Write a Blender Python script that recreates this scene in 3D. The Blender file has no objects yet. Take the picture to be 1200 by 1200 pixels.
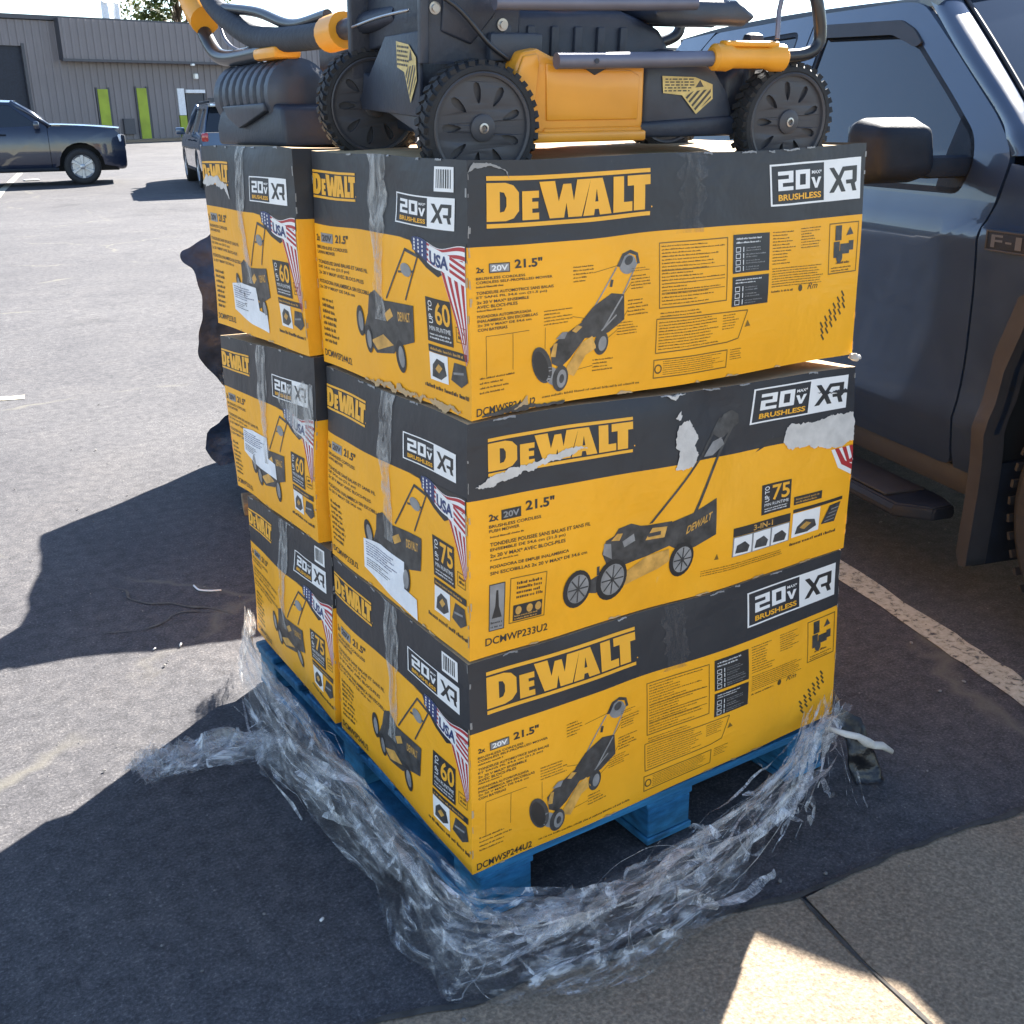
import bpy, bmesh, math, random
from mathutils import Vector, Matrix, noise
from mathutils.geometry import tessellate_polygon

R = math.radians
random.seed(7)
scene = bpy.context.scene
col = scene.collection

# ------------------------------------------------------------------ camera, sky, sun, exposure
cam_data = bpy.data.cameras.new("camera")
cam = bpy.data.objects.new("camera", cam_data)
col.objects.link(cam)
scene.camera = cam
F_PX, PITCH, ROLL, YAW = 1271.44, .3499, -.0154, .9977
cam_data.sensor_width = 36
cam_data.sensor_fit = 'HORIZONTAL'
cam_data.lens = F_PX / 1200 * 36
cam_data.clip_start = .05
cam_data.clip_end = 800
_fw = Vector((math.cos(YAW) * math.cos(PITCH), math.sin(YAW) * math.cos(PITCH), -math.sin(PITCH)))
_r = Vector((math.sin(YAW), -math.cos(YAW), 0))
_up = _r.cross(_fw)
_r2 = _r * math.cos(ROLL) + _up * math.sin(ROLL)
_u2 = -_r * math.sin(ROLL) + _up * math.cos(ROLL)
cam.matrix_world = Matrix(((_r2.x, _u2.x, -_fw.x, -.8924), (_r2.y, _u2.y, -_fw.y, -1.52),
                           (_r2.z, _u2.z, -_fw.z, 1.5232), (0, 0, 0, 1)))

SUN_AZ = math.atan2(.857, .515)      # clockwise from +Y
SUN_EL = R(36.8)
world = bpy.data.worlds.new("World")
scene.world = world
world.use_nodes = True
wn = world.node_tree
sky = wn.nodes.new("ShaderNodeTexSky")
sky.sky_type = 'NISHITA'
sky.sun_disc = False
sky.sun_elevation = SUN_EL
sky.sun_rotation = SUN_AZ
sky.altitude = 1200
sky.dust_density = .3
sky.ozone_density = .3
wn.links.new(sky.outputs[0], wn.nodes["Background"].inputs[0])
wn.nodes["Background"].inputs[1].default_value = .058

sun_data = bpy.data.lights.new("sun", 'SUN')
sun_data.energy = 4.5
sun_data.angle = R(.5)
sun_data.color = (1, .95, .87)
sun = bpy.data.objects.new("sun", sun_data)
col.objects.link(sun)
_sd = Vector((math.sin(SUN_AZ) * math.cos(SUN_EL), math.cos(SUN_AZ) * math.cos(SUN_EL), math.sin(SUN_EL)))
sun.rotation_euler = _sd.to_track_quat('Z', 'Y').to_euler()
sun.location = (20, 12, 18)

scene.view_settings.view_transform = 'Standard'
scene.view_settings.look = 'None'
scene.view_settings.gamma = 1
scene.view_settings.exposure = 2.68
scene.cycles.transparent_max_bounces = 40
scene.cycles.max_bounces = 8

# ------------------------------------------------------------------ materials
def node_mat(name):
    m = bpy.data.materials.new(name)
    m.use_nodes = True
    nt = m.node_tree
    return m, nt, nt.nodes["Principled BSDF"]

def ramp(nt, src, stops):
    r = nt.nodes.new("ShaderNodeValToRGB")
    el = r.color_ramp.elements
    while len(el) < len(stops):
        el.new(.5)
    for e, (p, c) in zip(el, stops):
        e.position = p
        e.color = c if len(c) == 4 else (*c, 1)
    nt.links.new(src, r.inputs[0])
    return r

def noise_tex(nt, scale, detail=4, rough=.55, coord='Object', dist=0, stretch=None):
    tc = nt.nodes.new("ShaderNodeTexCoord")
    n = nt.nodes.new("ShaderNodeTexNoise")
    n.inputs["Scale"].default_value = scale
    n.inputs["Detail"].default_value = detail
    n.inputs["Roughness"].default_value = rough
    n.inputs["Distortion"].default_value = dist
    if stretch:
        mp = nt.nodes.new("ShaderNodeMapping")
        mp.inputs["Scale"].default_value = stretch
        nt.links.new(tc.outputs[coord], mp.inputs[0])
        nt.links.new(mp.outputs[0], n.inputs[0])
    else:
        nt.links.new(tc.outputs[coord], n.inputs[0])
    return n

def bump(nt, src, strength, dist, bsdf, prev=None):
    b = nt.nodes.new("ShaderNodeBump")
    b.inputs["Strength"].default_value = strength
    b.inputs["Distance"].default_value = dist
    nt.links.new(src, b.inputs["Height"])
    if prev:
        nt.links.new(prev.outputs[0], b.inputs["Normal"])
    nt.links.new(b.outputs[0], bsdf.inputs["Normal"])
    return b

def simple(name, c, rough=.5, metal=0, var=.12, scale=14, bmp=0, bscale=60, coat=0, spec=None, stretch=None):
    """principled surface whose colour and gloss wander a little"""
    m, nt, b = node_mat(name)
    n = noise_tex(nt, scale, 5, stretch=stretch)
    lo = tuple(max(0, x * (1 - var)) for x in c)
    hi = tuple(min(1, x * (1 + var)) for x in c)
    r = ramp(nt, n.outputs[0], [(.3, lo), (.7, hi)])
    nt.links.new(r.outputs[0], b.inputs["Base Color"])
    b.inputs["Roughness"].default_value = rough
    b.inputs["Metallic"].default_value = metal
    b.inputs["Coat Weight"].default_value = coat
    b.inputs["Coat Roughness"].default_value = .04
    if spec is not None:
        b.inputs["Specular IOR Level"].default_value = spec
    if bmp:
        n2 = noise_tex(nt, bscale, 4)
        bump(nt, n2.outputs[0], bmp, .01, b)
    return m

M = {}
# printed cartons
def carton_mat(name, c, scuff, rough, edge=.72):
    m, nt, b = node_mat(name)
    n = noise_tex(nt, 3.2, 6, .6)
    r = ramp(nt, n.outputs[0], [(.28, tuple(x * .86 for x in c)), (.5, c), (.72, tuple(min(1, x * 1.07) for x in c))])
    n2 = noise_tex(nt, 26, 8, .72, dist=.6)
    r2 = ramp(nt, n2.outputs[0], [(edge - .04, (0, 0, 0)), (edge + .05, (.75, .75, .75))])
    mx = nt.nodes.new("ShaderNodeMix")
    mx.data_type = 'RGBA'
    nt.links.new(r2.outputs[0], mx.inputs[0])
    nt.links.new(r.outputs[0], mx.inputs[6])
    mx.inputs[7].default_value = (*scuff, 1)
    nt.links.new(mx.outputs[2], b.inputs["Base Color"])
    b.inputs["Roughness"].default_value = rough
    b.inputs["Specular IOR Level"].default_value = .35
    n3 = noise_tex(nt, 5.5, 4, .5, dist=.3)
    bp = bump(nt, n3.outputs[0], .34, .03, b)
    n4 = noise_tex(nt, 60, 3, .5, stretch=(.12, .12, 2.2))
    bump(nt, n4.outputs[0], .05, .004, b, bp)
    return m
M['yellow'] = carton_mat("carton_yellow", (.95, .425, .018), (.74, .48, .15), .42)
M['black'] = carton_mat("carton_black", (.036, .036, .040), (.15, .14, .135), .45, .70)
M['kraft'] = simple("kraft_board", (.50, .35, .19), .85, var=.18, bmp=.2)
M['p_black'] = simple("print_black", (.028, .026, .026), .45, var=.2)
M['p_ink'] = simple("print_ink", (.085, .055, .018), .5, var=.3)
M['p_yellow'] = simple("print_yellow", (.90, .43, .03), .45, var=.06)
M['p_white'] = simple("print_white", (.84, .81, .77), .45, var=.06)
M['p_grey'] = simple("print_grey", (.26, .25, .24), .45, var=.25, scale=30)
M['p_dark'] = simple("print_dark_picture", (.055, .052, .05), .45, var=.5, scale=45)
M['p_tan'] = simple("print_tan", (.62, .33, .07), .45, var=.3, scale=40)
M['p_red'] = simple("print_red", (.45, .03, .035), .45, var=.1)
M['p_blue'] = simple("print_blue", (.03, .045, .14), .45, var=.1)
M['p_line'] = simple("print_line", (.22, .12, .015), .5, var=.2)
M['paper'] = simple("torn_paper", (.60, .555, .50), .95, var=.14, scale=30, bmp=.10, bscale=160)
M['label'] = simple("shipping_label_paper", (.80, .79, .79), .5, var=.1, scale=25, bmp=.3, bscale=30)

def tape_mat(name, hi, c):
    m, nt, b = node_mat(name)
    nt.nodes.remove(b)
    out = nt.nodes["Material Output"]
    tr = nt.nodes.new("ShaderNodeBsdfTransparent")
    pr = nt.nodes.new("ShaderNodeBsdfPrincipled")
    pr.inputs["Base Color"].default_value = (*c, 1)
    pr.inputs["Roughness"].default_value = .18
    n = noise_tex(nt, 30, 6, .7, dist=1.2, stretch=(1, 1, .35))
    r = ramp(nt, n.outputs[0], [(.38, (.04, .04, .04)), (.62, (hi, hi, hi))])
    bump(nt, n.outputs[0], .5, .01, pr)
    mx = nt.nodes.new("ShaderNodeMixShader")
    nt.links.new(r.outputs[0], mx.inputs[0])
    nt.links.new(tr.outputs[0], mx.inputs[1])
    nt.links.new(pr.outputs[0], mx.inputs[2])
    nt.links.new(mx.outputs[0], out.inputs[0])
    return m
M['tape'] = tape_mat("clear_packing_tape", .62, (.62, .60, .56))
M['tape_dim'] = tape_mat("aged_packing_tape", .30, (.16, .15, .15))

def film_mat(name, base, streak, hz, tint, uv=True):
    """clear stretch film: see-through with a glossy skin, milky only along tight folds"""
    m, nt, b = node_mat(name)
    nt.nodes.remove(b)
    out = nt.nodes["Material Output"]
    tr = nt.nodes.new("ShaderNodeBsdfTransparent")
    pr = nt.nodes.new("ShaderNodeBsdfPrincipled")
    pr.inputs["Base Color"].default_value = (*tint, 1)
    pr.inputs["Roughness"].default_value = .12
    pr.inputs["Specular IOR Level"].default_value = 1
    if uv:
        n = noise_tex(nt, 1, 5, .62, 'UV', .9, (5.5, 27, 1))
        n2 = noise_tex(nt, 1, 4, .6, 'UV', .4, (34, 30, 1))
    else:
        n = noise_tex(nt, 30, 5, .62, dist=.7)
        n2 = noise_tex(nt, 60, 3, .6)
    r = ramp(nt, n.outputs[0], [(.50, (base, base, base)), (.575, (hz, hz, hz)), (.68, (streak, streak, streak))])
    bp = bump(nt, n.outputs[0], .9, .02, pr)
    bump(nt, n2.outputs[0], .6, .008, pr, bp)
    lw = nt.nodes.new("ShaderNodeLayerWeight")
    lw.inputs[0].default_value = .25
    nt.links.new(bp.outputs[0], lw.inputs["Normal"])
    ad = nt.nodes.new("ShaderNodeMath")
    ad.operation = 'MULTIPLY_ADD'
    nt.links.new(lw.outputs["Fresnel"], ad.inputs[0])
    ad.inputs[1].default_value = .36
    nt.links.new(r.outputs[0], ad.inputs[2])
    ad.use_clamp = True
    if uv:      # holes and thin stretches where the film all but vanishes
        n7 = noise_tex(nt, 1, 3, .5, 'UV', .3, (3.2, 6, 1))
        r7 = ramp(nt, n7.outputs[0], [(.38, (.16, .16, .16)), (.52, (1, 1, 1))])
        ml = nt.nodes.new("ShaderNodeMath"); ml.operation = 'MULTIPLY'
        nt.links.new(ad.outputs[0], ml.inputs[0]); nt.links.new(r7.outputs[0], ml.inputs[1])
        ad = ml
    mx = nt.nodes.new("ShaderNodeMixShader")
    nt.links.new(ad.outputs[0], mx.inputs[0])
    nt.links.new(tr.outputs[0], mx.inputs[1])
    nt.links.new(pr.outputs[0], mx.inputs[2])
    nt.links.new(mx.outputs[0], out.inputs[0])
    return m
M['film'] = film_mat("clear_stretch_film", .012, .66, .15, (.88, .87, .86))
M['strand'] = film_mat("bunched_stretch_film", .05, .70, .24, (.88, .87, .86), False)
# ------------------------------------------------------------------ mesh helpers
def link(o, parent=None):
    col.objects.link(o)
    if parent:
        o.parent = parent
    return o

def mesh_obj(name, verts, faces, mats, parent=None, idx=None, smooth=False, loc=None, uvs=None):
    me = bpy.data.meshes.new(name)
    me.from_pydata([tuple(v) for v in verts], [], faces)
    for m in (mats if isinstance(mats, (list, tuple)) else [mats]):
        me.materials.append(m)
    if idx:
        me.polygons.foreach_set("material_index", idx)
    if smooth:
        me.polygons.foreach_set("use_smooth", [True] * len(me.polygons))
    if uvs:
        lay = me.uv_layers.new(name="flow")
        for l in me.loops:
            lay.data[l.index].uv = uvs[l.vertex_index]
    me.update()
    o = bpy.data.objects.new(name, me)
    if loc:
        o.location = loc
    return link(o, parent)

def bm_obj(name, bm, mats, parent=None, smooth=False, angle=None, loc=None):
    bmesh.ops.recalc_face_normals(bm, faces=bm.faces[:])
    if smooth:
        for f in bm.faces:
            f.smooth = True
        if angle:
            for e in bm.edges:
                if len(e.link_faces) == 2 and e.calc_face_angle(0) > R(angle):
                    e.smooth = False
    me = bpy.data.meshes.new(name)
    bm.to_mesh(me)
    bm.free()
    for m in (mats if isinstance(mats, (list, tuple)) else [mats]):
        me.materials.append(m)
    o = bpy.data.objects.new(name, me)
    if loc:
        o.location = loc
    return link(o, parent)

def empty(name, loc=(0, 0, 0), rot=(0, 0, 0)):
    o = bpy.data.objects.new(name, None)
    o.location = loc
    o.rotation_euler = rot
    o.empty_display_size = .2
    return link(o)

def tag(o, label=None, cat=None, group=None, kind=None):
    if label: o['label'] = label
    if cat: o['category'] = cat
    if group: o['group'] = group
    if kind: o['kind'] = kind
    return o

def add_box(bm, lo, hi, bev=0, seg=2, mat=None):
    """axis aligned box from lo to hi (optionally bevelled, optionally moved by a matrix)"""
    vs = []
    for z in (lo[2], hi[2]):
        for x, y in ((lo[0], lo[1]), (hi[0], lo[1]), (hi[0], hi[1]), (lo[0], hi[1])):
            vs.append(bm.verts.new((x, y, z)))
    fs = [bm.faces.new([vs[i] for i in q]) for q in
          ((3, 2, 1, 0), (4, 5, 6, 7), (0, 1, 5, 4), (1, 2, 6, 5), (2, 3, 7, 6), (3, 0, 4, 7))]
    geo = list(vs)
    if bev:
        es = list({e for f in fs for e in f.edges})
        r = bmesh.ops.bevel(bm, geom=es, offset=bev, segments=seg, affect='EDGES', profile=.5)
        geo = list({v for f in r['faces'] for v in f.verts} | {v for v in vs if v.is_valid})
    if mat:
        bmesh.ops.transform(bm, matrix=mat, verts=geo)
    return geo

def catmull(pts, n=8):
    pts = [Vector(p) for p in pts]
    if len(pts) < 3:
        return pts
    out = []
    P = [pts[0] * 2 - pts[1]] + pts + [pts[-1] * 2 - pts[-2]]
    for i in range(1, len(P) - 2):
        for k in range(n):
            t = k / n
            a, b, c, d = P[i - 1], P[i], P[i + 1], P[i + 2]
            out.append(.5 * ((2 * b) + (c - a) * t + (2 * a - 5 * b + 4 * c - d) * t * t + (3 * b - a - 3 * c + d) * t ** 3))
    out.append(pts[-1])
    return out

def add_tube(bm, pts, rad, seg=10, caps=True):
    pts = [Vector(p) for p in pts]
    rads = rad if isinstance(rad, (list, tuple)) else [rad] * len(pts)
    rings = []
    up = None
    for i, p in enumerate(pts):
        d = (pts[min(i + 1, len(pts) - 1)] - pts[max(i - 1, 0)]).normalized()
        if up is None:
            up = d.orthogonal().normalized()
        up = (up - d * up.dot(d)).normalized()
        s = d.cross(up)
        rings.append([bm.verts.new(p + (up * math.cos(2 * math.pi * k / seg) + s * math.sin(2 * math.pi * k / seg)) * rads[i])
                      for k in range(seg)])
    for a, b in zip(rings, rings[1:]):
        for k in range(seg):
            bm.faces.new((a[k], a[(k + 1) % seg], b[(k + 1) % seg], b[k]))
    if caps:
        bm.faces.new(rings[0][::-1])
        bm.faces.new(rings[-1])

def add_lathe(bm, prof, axis='Y', centre=(0, 0, 0), seg=32, closed=False):
    """prof = [(radius, along)], turned about an axis through centre"""
    c = Vector(centre)
    rings = []
    for r, h in prof:
        ring = []
        for k in range(seg):
            a = 2 * math.pi * k / seg
            if axis == 'Y':
                v = Vector((r * math.cos(a), h, r * math.sin(a)))
            elif axis == 'X':
                v = Vector((h, r * math.cos(a), r * math.sin(a)))
            else:
                v = Vector((r * math.cos(a), r * math.sin(a), h))
            ring.append(bm.verts.new(c + v))
        rings.append(ring)
    pairs = list(zip(rings, rings[1:]))
    if closed:
        pairs.append((rings[-1], rings[0]))
    for a, b in pairs:
        for k in range(seg):
            bm.faces.new((a[k], a[(k + 1) % seg], b[(k + 1) % seg], b[k]))
    if not closed:
        if prof[0][0] > 1e-5: bm.faces.new(rings[0])
        if prof[-1][0] > 1e-5: bm.faces.new(rings[-1][::-1])

def poly_bm(outline, holes=(), cut=None):
    """flat polygon with holes in 2D as a bmesh in (x, y, 0), cut by a grid so that it can bend"""
    loops = [[Vector((p[0], p[1], 0)) for p in outline]] + [[Vector((p[0], p[1], 0)) for p in h] for h in holes]
    tris = tessellate_polygon(loops)
    flat = [v for l in loops for v in l]
    bm = bmesh.new()
    vs = [bm.verts.new(v) for v in flat]
    for t in tris:
        if len(set(t)) == 3:
            try:
                bm.faces.new([vs[i] for i in t])
            except ValueError:
                pass
    if cut:
        cx, cy = cut if isinstance(cut, tuple) else (cut, cut)
        for ax, c in ((0, cx), (1, cy)):
            lo = min(v[ax] for v in flat); hi = max(v[ax] for v in flat)
            k = math.floor(lo / c) + 1
            while k * c < hi - 1e-6:
                n = Vector((1, 0, 0)) if ax == 0 else Vector((0, 1, 0))
                bmesh.ops.bisect_plane(bm, geom=bm.verts[:] + bm.edges[:] + bm.faces[:],
                                       plane_co=n * (k * c), plane_no=n, dist=1e-6)
                k += 1
    return bm

def skin(name, outline, fn, mat, parent, holes=(), cut=.08, thick=.02, inward=(1, 0, 0)):
    """a bent sheet-metal panel: the 2D outline is cut into a grid, mapped by fn to 3D and given a folded-in lip"""
    bm = poly_bm(outline, holes, cut)
    for v in bm.verts:
        v.co = Vector(fn(v.co.x, v.co.y))
    bmesh.ops.recalc_face_normals(bm, faces=bm.faces[:])
    iw = Vector(inward)
    if sum((f.normal.dot(iw) * f.calc_area() for f in bm.faces)) > 0:
        bmesh.ops.reverse_faces(bm, faces=bm.faces[:])
    for f in bm.faces:
        f.smooth = True
    if thick:
        be = [e for e in bm.edges if len(e.link_faces) == 1]
        ex = bmesh.ops.extrude_edge_only(bm, edges=be)
        nv = [g for g in ex['geom'] if isinstance(g, bmesh.types.BMVert)]
        bmesh.ops.translate(bm, vec=iw * thick, verts=nv)
        for e in be:
            e.smooth = False
    me = bpy.data.meshes.new(name)
    bm.to_mesh(me)
    bm.free()
    me.materials.append(mat)
    return link(bpy.data.objects.new(name, me), parent)

def round_poly(pts, r, n=4):
    """round the corners of a polygon; r is one radius or one per corner"""
    out = []
    N = len(pts)
    for i in range(N):
        p = Vector(pts[i]).to_2d(); a = Vector(pts[i - 1]).to_2d(); b = Vector(pts[(i + 1) % N]).to_2d()
        rr = r[i] if isinstance(r, (list, tuple)) else r
        da, db = (a - p), (b - p)
        rr = min(rr, da.length * .45, db.length * .45)
        if rr < 1e-4:
            out.append((p.x, p.y)); continue
        p0 = p + da.normalized() * rr; p1 = p + db.normalized() * rr
        for k in range(n + 1):
            t = k / n
            q = p0 * (1 - t) ** 2 + p * 2 * t * (1 - t) + p1 * t * t
            out.append((q.x, q.y))
    return out

def copy_tree(o, parent=None):
    c = o.copy()
    col.objects.link(c)
    c.parent = parent
    if parent:
        c.matrix_parent_inverse = o.matrix_parent_inverse
    for ch in list(o.children):
        copy_tree(ch, c)
    return c
# ------------------------------------------------------------------ ground and paving
def ground_z(x, y):
    d = x * math.cos(YAW) + y * math.sin(YAW) + 1.77      # metres in front of the camera's foot
    s = .0168
    if d < 6: return 0
    if d < 12: return s * (d - 6) ** 2 / 12
    return s * (d - 9)

def asphalt_mat():
    m, nt, b = node_mat("worn_asphalt")
    n1 = noise_tex(nt, .35, 5, .6)
    n2 = noise_tex(nt, 130, 4, .8)
    n3 = noise_tex(nt, 2.2, 6, .65, dist=.5)
    r1 = ramp(nt, n1.outputs[0], [(.3, (.066, .064, .070)), (.7, (.092, .089, .094))])
    r2 = ramp(nt, n2.outputs[0], [(.38, (.55, .55, .55)), (.56, (1, 1, 1)), (.70, (2.3, 2.25, 2.1))])
    r3 = ramp(nt, n3.outputs[0], [(.28, (.80, .80, .82)), (.5, (1, 1, 1)), (.7, (1.12, 1.10, 1.07))])
    a = nt.nodes.new("ShaderNodeMix"); a.data_type = 'RGBA'; a.blend_type = 'MULTIPLY'; a.inputs[0].default_value = 1
    c = nt.nodes.new("ShaderNodeMix"); c.data_type = 'RGBA'; c.blend_type = 'MULTIPLY'; c.inputs[0].default_value = 1
    nt.links.new(r1.outputs[0], a.inputs[6]); nt.links.new(r2.outputs[0], a.inputs[7])
    nt.links.new(a.outputs[2], c.inputs[6]); nt.links.new(r3.outputs[0], c.inputs[7])
    n5 = noise_tex(nt, 22, 4, .7)
    r5 = ramp(nt, n5.outputs[0], [(.34, (.72, .72, .72)), (.5, (1, 1, 1)), (.66, (1.32, 1.30, 1.25))])
    c2 = nt.nodes.new("ShaderNodeMix"); c2.data_type = 'RGBA'; c2.blend_type = 'MULTIPLY'; c2.inputs[0].default_value = 1
    nt.links.new(c.outputs[2], c2.inputs[6]); nt.links.new(r5.outputs[0], c2.inputs[7])
    n6 = noise_tex(nt, .75, 3, .5, dist=.6)
    r6 = ramp(nt, n6.outputs[0], [(.60, (1, 1, 1)), (.72, (.70, .70, .71))])
    c3 = nt.nodes.new("ShaderNodeMix"); c3.data_type = 'RGBA'; c3.blend_type = 'MULTIPLY'; c3.inputs[0].default_value = 1
    nt.links.new(c2.outputs[2], c3.inputs[6]); nt.links.new(r6.outputs[0], c3.inputs[7])
    c = c3
    # hairline cracks filled with pale grit
    tc = nt.nodes.new("ShaderNodeTexCoord")
    wob = noise_tex(nt, 1.3, 4, .6)
    mixv = nt.nodes.new("ShaderNodeMix"); mixv.data_type = 'RGBA'; mixv.blend_type = 'ADD'; mixv.inputs[0].default_value = .55
    nt.links.new(tc.outputs["Object"], mixv.inputs[6]); nt.links.new(wob.outputs[1], mixv.inputs[7])
    v = nt.nodes.new("ShaderNodeTexVoronoi"); v.feature = 'DISTANCE_TO_EDGE'; v.inputs["Scale"].default_value = .33
    nt.links.new(mixv.outputs[2], v.inputs["Vector"])
    rc = ramp(nt, v.outputs["Distance"], [(.0, (1, 1, 1)), (.0075, (.0, .0, .0))])
    brk = noise_tex(nt, .9, 3)
    rb = ramp(nt, brk.outputs[0], [(.47, (0, 0, 0)), (.56, (.7, .7, .7))])
    mm = nt.nodes.new("ShaderNodeMath"); mm.operation = 'MULTIPLY'
    nt.links.new(rc.outputs[0], mm.inputs[0]); nt.links.new(rb.outputs[0], mm.inputs[1])
    d = nt.nodes.new("ShaderNodeMix"); d.data_type = 'RGBA'
    nt.links.new(mm.outputs[0], d.inputs[0]); nt.links.new(c.outputs[2], d.inputs[6])
    d.inputs[7].default_value = (.15, .138, .112, 1)
    nt.links.new(d.outputs[2], b.inputs["Base Color"])
    b.inputs["Roughness"].default_value = .88
    b.inputs["Specular IOR Level"].default_value = .3
    bump(nt, n2.outputs[0], .38, .006, b)
    return m
M['asphalt'] = asphalt_mat()

def concrete_mat():
    m, nt, b = node_mat("old_concrete")
    n1 = noise_tex(nt, 1.4, 6, .65)
    n2 = noise_tex(nt, 120, 3, .7)
    r1 = ramp(nt, n1.outputs[0], [(.3, (.215, .162, .112)), (.7, (.285, .220, .155))])
    r2 = ramp(nt, n2.outputs[0], [(.35, (.6, .58, .56)), (.55, (1, 1, 1)), (.72, (1.5, 1.45, 1.35))])
    a = nt.nodes.new("ShaderNodeMix"); a.data_type = 'RGBA'; a.blend_type = 'MULTIPLY'; a.inputs[0].default_value = 1
    nt.links.new(r1.outputs[0], a.inputs[6]); nt.links.new(r2.outputs[0], a.inputs[7])
    nt.links.new(a.outputs[2], b.inputs["Base Color"])
    b.inputs["Roughness"].default_value = .9
    bump(nt, n2.outputs[0], .5, .006, b)
    return m
M['concrete'] = concrete_mat()
M['seam'] = simple("joint_dirt", (.055, .05, .045), .95, var=.4, scale=40)
M['road_paint'] = None

def paint_mat():
    m, nt, b = node_mat("worn_line_paint")
    n = noise_tex(nt, 38, 7, .72, dist=.5)
    r = ramp(nt, n.outputs[0], [(.37, (.06, .058, .058)), (.47, (.44, .40, .30)), (.7, (.60, .56, .46))])
    nt.links.new(r.outputs[0], b.inputs["Base Color"])
    b.inputs["Roughness"].default_value = .8
    bump(nt, n.outputs[0], .4, .006, b)
    return m
M['road_paint'] = paint_mat()

gv, gf = [], []
xs = [-140 + 280 * i / 70 for i in range(71)]
ys = [-40, -20, -8, -3, 0, 3, 5, 7, 9, 11, 13, 16, 20, 25, 30, 36, 44, 54, 66, 80, 100, 130, 170, 220]
for y in ys:
    for x in xs:
        gv.append((x, y, ground_z(x, y)))
W_ = len(xs)
for j in range(len(ys) - 1):
    for i in range(W_ - 1):
        gf.append((j * W_ + i, j * W_ + i + 1, (j + 1) * W_ + i + 1, (j + 1) * W_ + i))
tag(mesh_obj("ground", gv, gf, M['asphalt'], smooth=True), kind='structure')

def ragged(pts, n, amp, seed):
    """walk a polyline with small sideways wander"""
    out = []
    for (x0, y0), (x1, y1) in zip(pts, pts[1:]):
        L = math.hypot(x1 - x0, y1 - y0)
        for k in range(n):
            t = k / n
            w = noise.noise(Vector(((x0 + (x1 - x0) * t) * 9 + seed, (y0 + (y1 - y0) * t) * 9, seed))) * amp
            out.append((x0 + (x1 - x0) * t - (y1 - y0) / L * w, y0 + (y1 - y0) * t + (x1 - x0) / L * w))
    out.append(pts[-1])
    return out

edge = [(-4, .9), (-1.6, .22), (-.6, -.035), (-.23, -.14), (.13, -.215), (.43, -.25)]
edge2 = [(.615, -.30), (.98, -.335), (1.22, -.385), (2.2, -.70), (4.5, -1.5)]
jl = [(.585, -.295), (.54, -.50), (.52, -.66), (.35, -2.2), (-.2, -6)]
jr = [(.594, -.30), (.549, -.50), (.529, -.66), (.365, -2.2), (-.185, -6)]
def slab(name, pts):
    me_v = [(x, y, .004) for x, y in pts]
    bm = poly_bm([(p[0], p[1]) for p in pts])
    for v in bm.verts: v.co.z = .006
    be = [e for e in bm.edges if len(e.link_faces) == 1]
    ex = bmesh.ops.extrude_edge_only(bm, edges=be)
    bmesh.ops.translate(bm, vec=(0, 0, -.004), verts=[g for g in ex['geom'] if isinstance(g, bmesh.types.BMVert)])
    return tag(bm_obj(name, bm, M['concrete']), kind='structure')
slab("concrete_apron", ragged(edge + [(.585, -.295)], 12, .022, 3) + ragged(jl[1:], 6, .006, 5) + [(-5, -6)])
slab("concrete_apron", ragged([(.594, -.30)] + edge2, 12, .022, 9) + [(4.5, -6)] + ragged(jr[::-1], 6, .006, 5)[:-1])
# dark dirt along the seam between asphalt and concrete and in the joint
def strip(name, pts, w0, mat, z, seed, wob=.5, kind='structure'):
    vs, fs = [], []
    for i, (x, y) in enumerate(pts):
        a = pts[max(i - 1, 0)]; c = pts[min(i + 1, len(pts) - 1)]
        d = Vector((c[0] - a[0], c[1] - a[1])).normalized()
        w = w0 * (1 + wob * noise.noise(Vector((x * 14, y * 14, seed))) * 1.6)
        taper = min(1, i / 2, (len(pts) - 1 - i) / 2) if wob > .4 else 1
        w *= max(.1, taper)
        for s in (-.5, .5):
            vs.append((x - d.y * w * s, y + d.x * w * s, z + ground_z(x, y)))
        if i:
            fs.append((2 * i - 2, 2 * i, 2 * i + 1, 2 * i - 1))
    return tag(mesh_obj(name, vs, fs, mat), kind=kind)
strip("seam", ragged(edge[1:] + [(.59, -.297)] + edge2, 14, .022, 3), .014, M['seam'], .009, 2)
strip("joint", ragged(jl, 8, .006, 5), .010, M['seam'], .0085, 4)

# painted stall lines
strip("stall_line", ragged([(1.62, -.42), (1.833, .285), (2.24, 1.69), (3.2, 5.05)], 12, .004, 1), .105, M['road_paint'], .004, 1, .12)
strip("stall_line", ragged([(-3.6, 4.6), (-.25, 5.42), (.10, 5.32)], 8, .01, 7), .09, M['road_paint'], .004, 2, .2)
strip("stall_line", [(1.6, 17.2), (2.95, 23.4), (4.4, 29.5)], .14, M['road_paint'], .006, 3, .1)
strip("stall_line", [(5.2, 16.6), (7.2, 20.6)], .12, M['road_paint'], .006, 4, .1)
# cracks that carry grit and dry weeds
M['grit'] = simple("crack_grit", (.092, .086, .074), .95, var=.35, scale=50)
def crack(pts, w, seed):
    strip("crack", ragged(pts, 10, .05, seed), w, M['grit'], .004, seed, .9)
crack([(.10, 1.72), (-.06, 1.86), (-.16, 2.03), (-.2, 2.2)], .008, 3)
crack([(.05, 1.78), (-.08, 1.78), (-.2, 1.74), (-.3, 1.80)], .007, 4)

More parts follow.
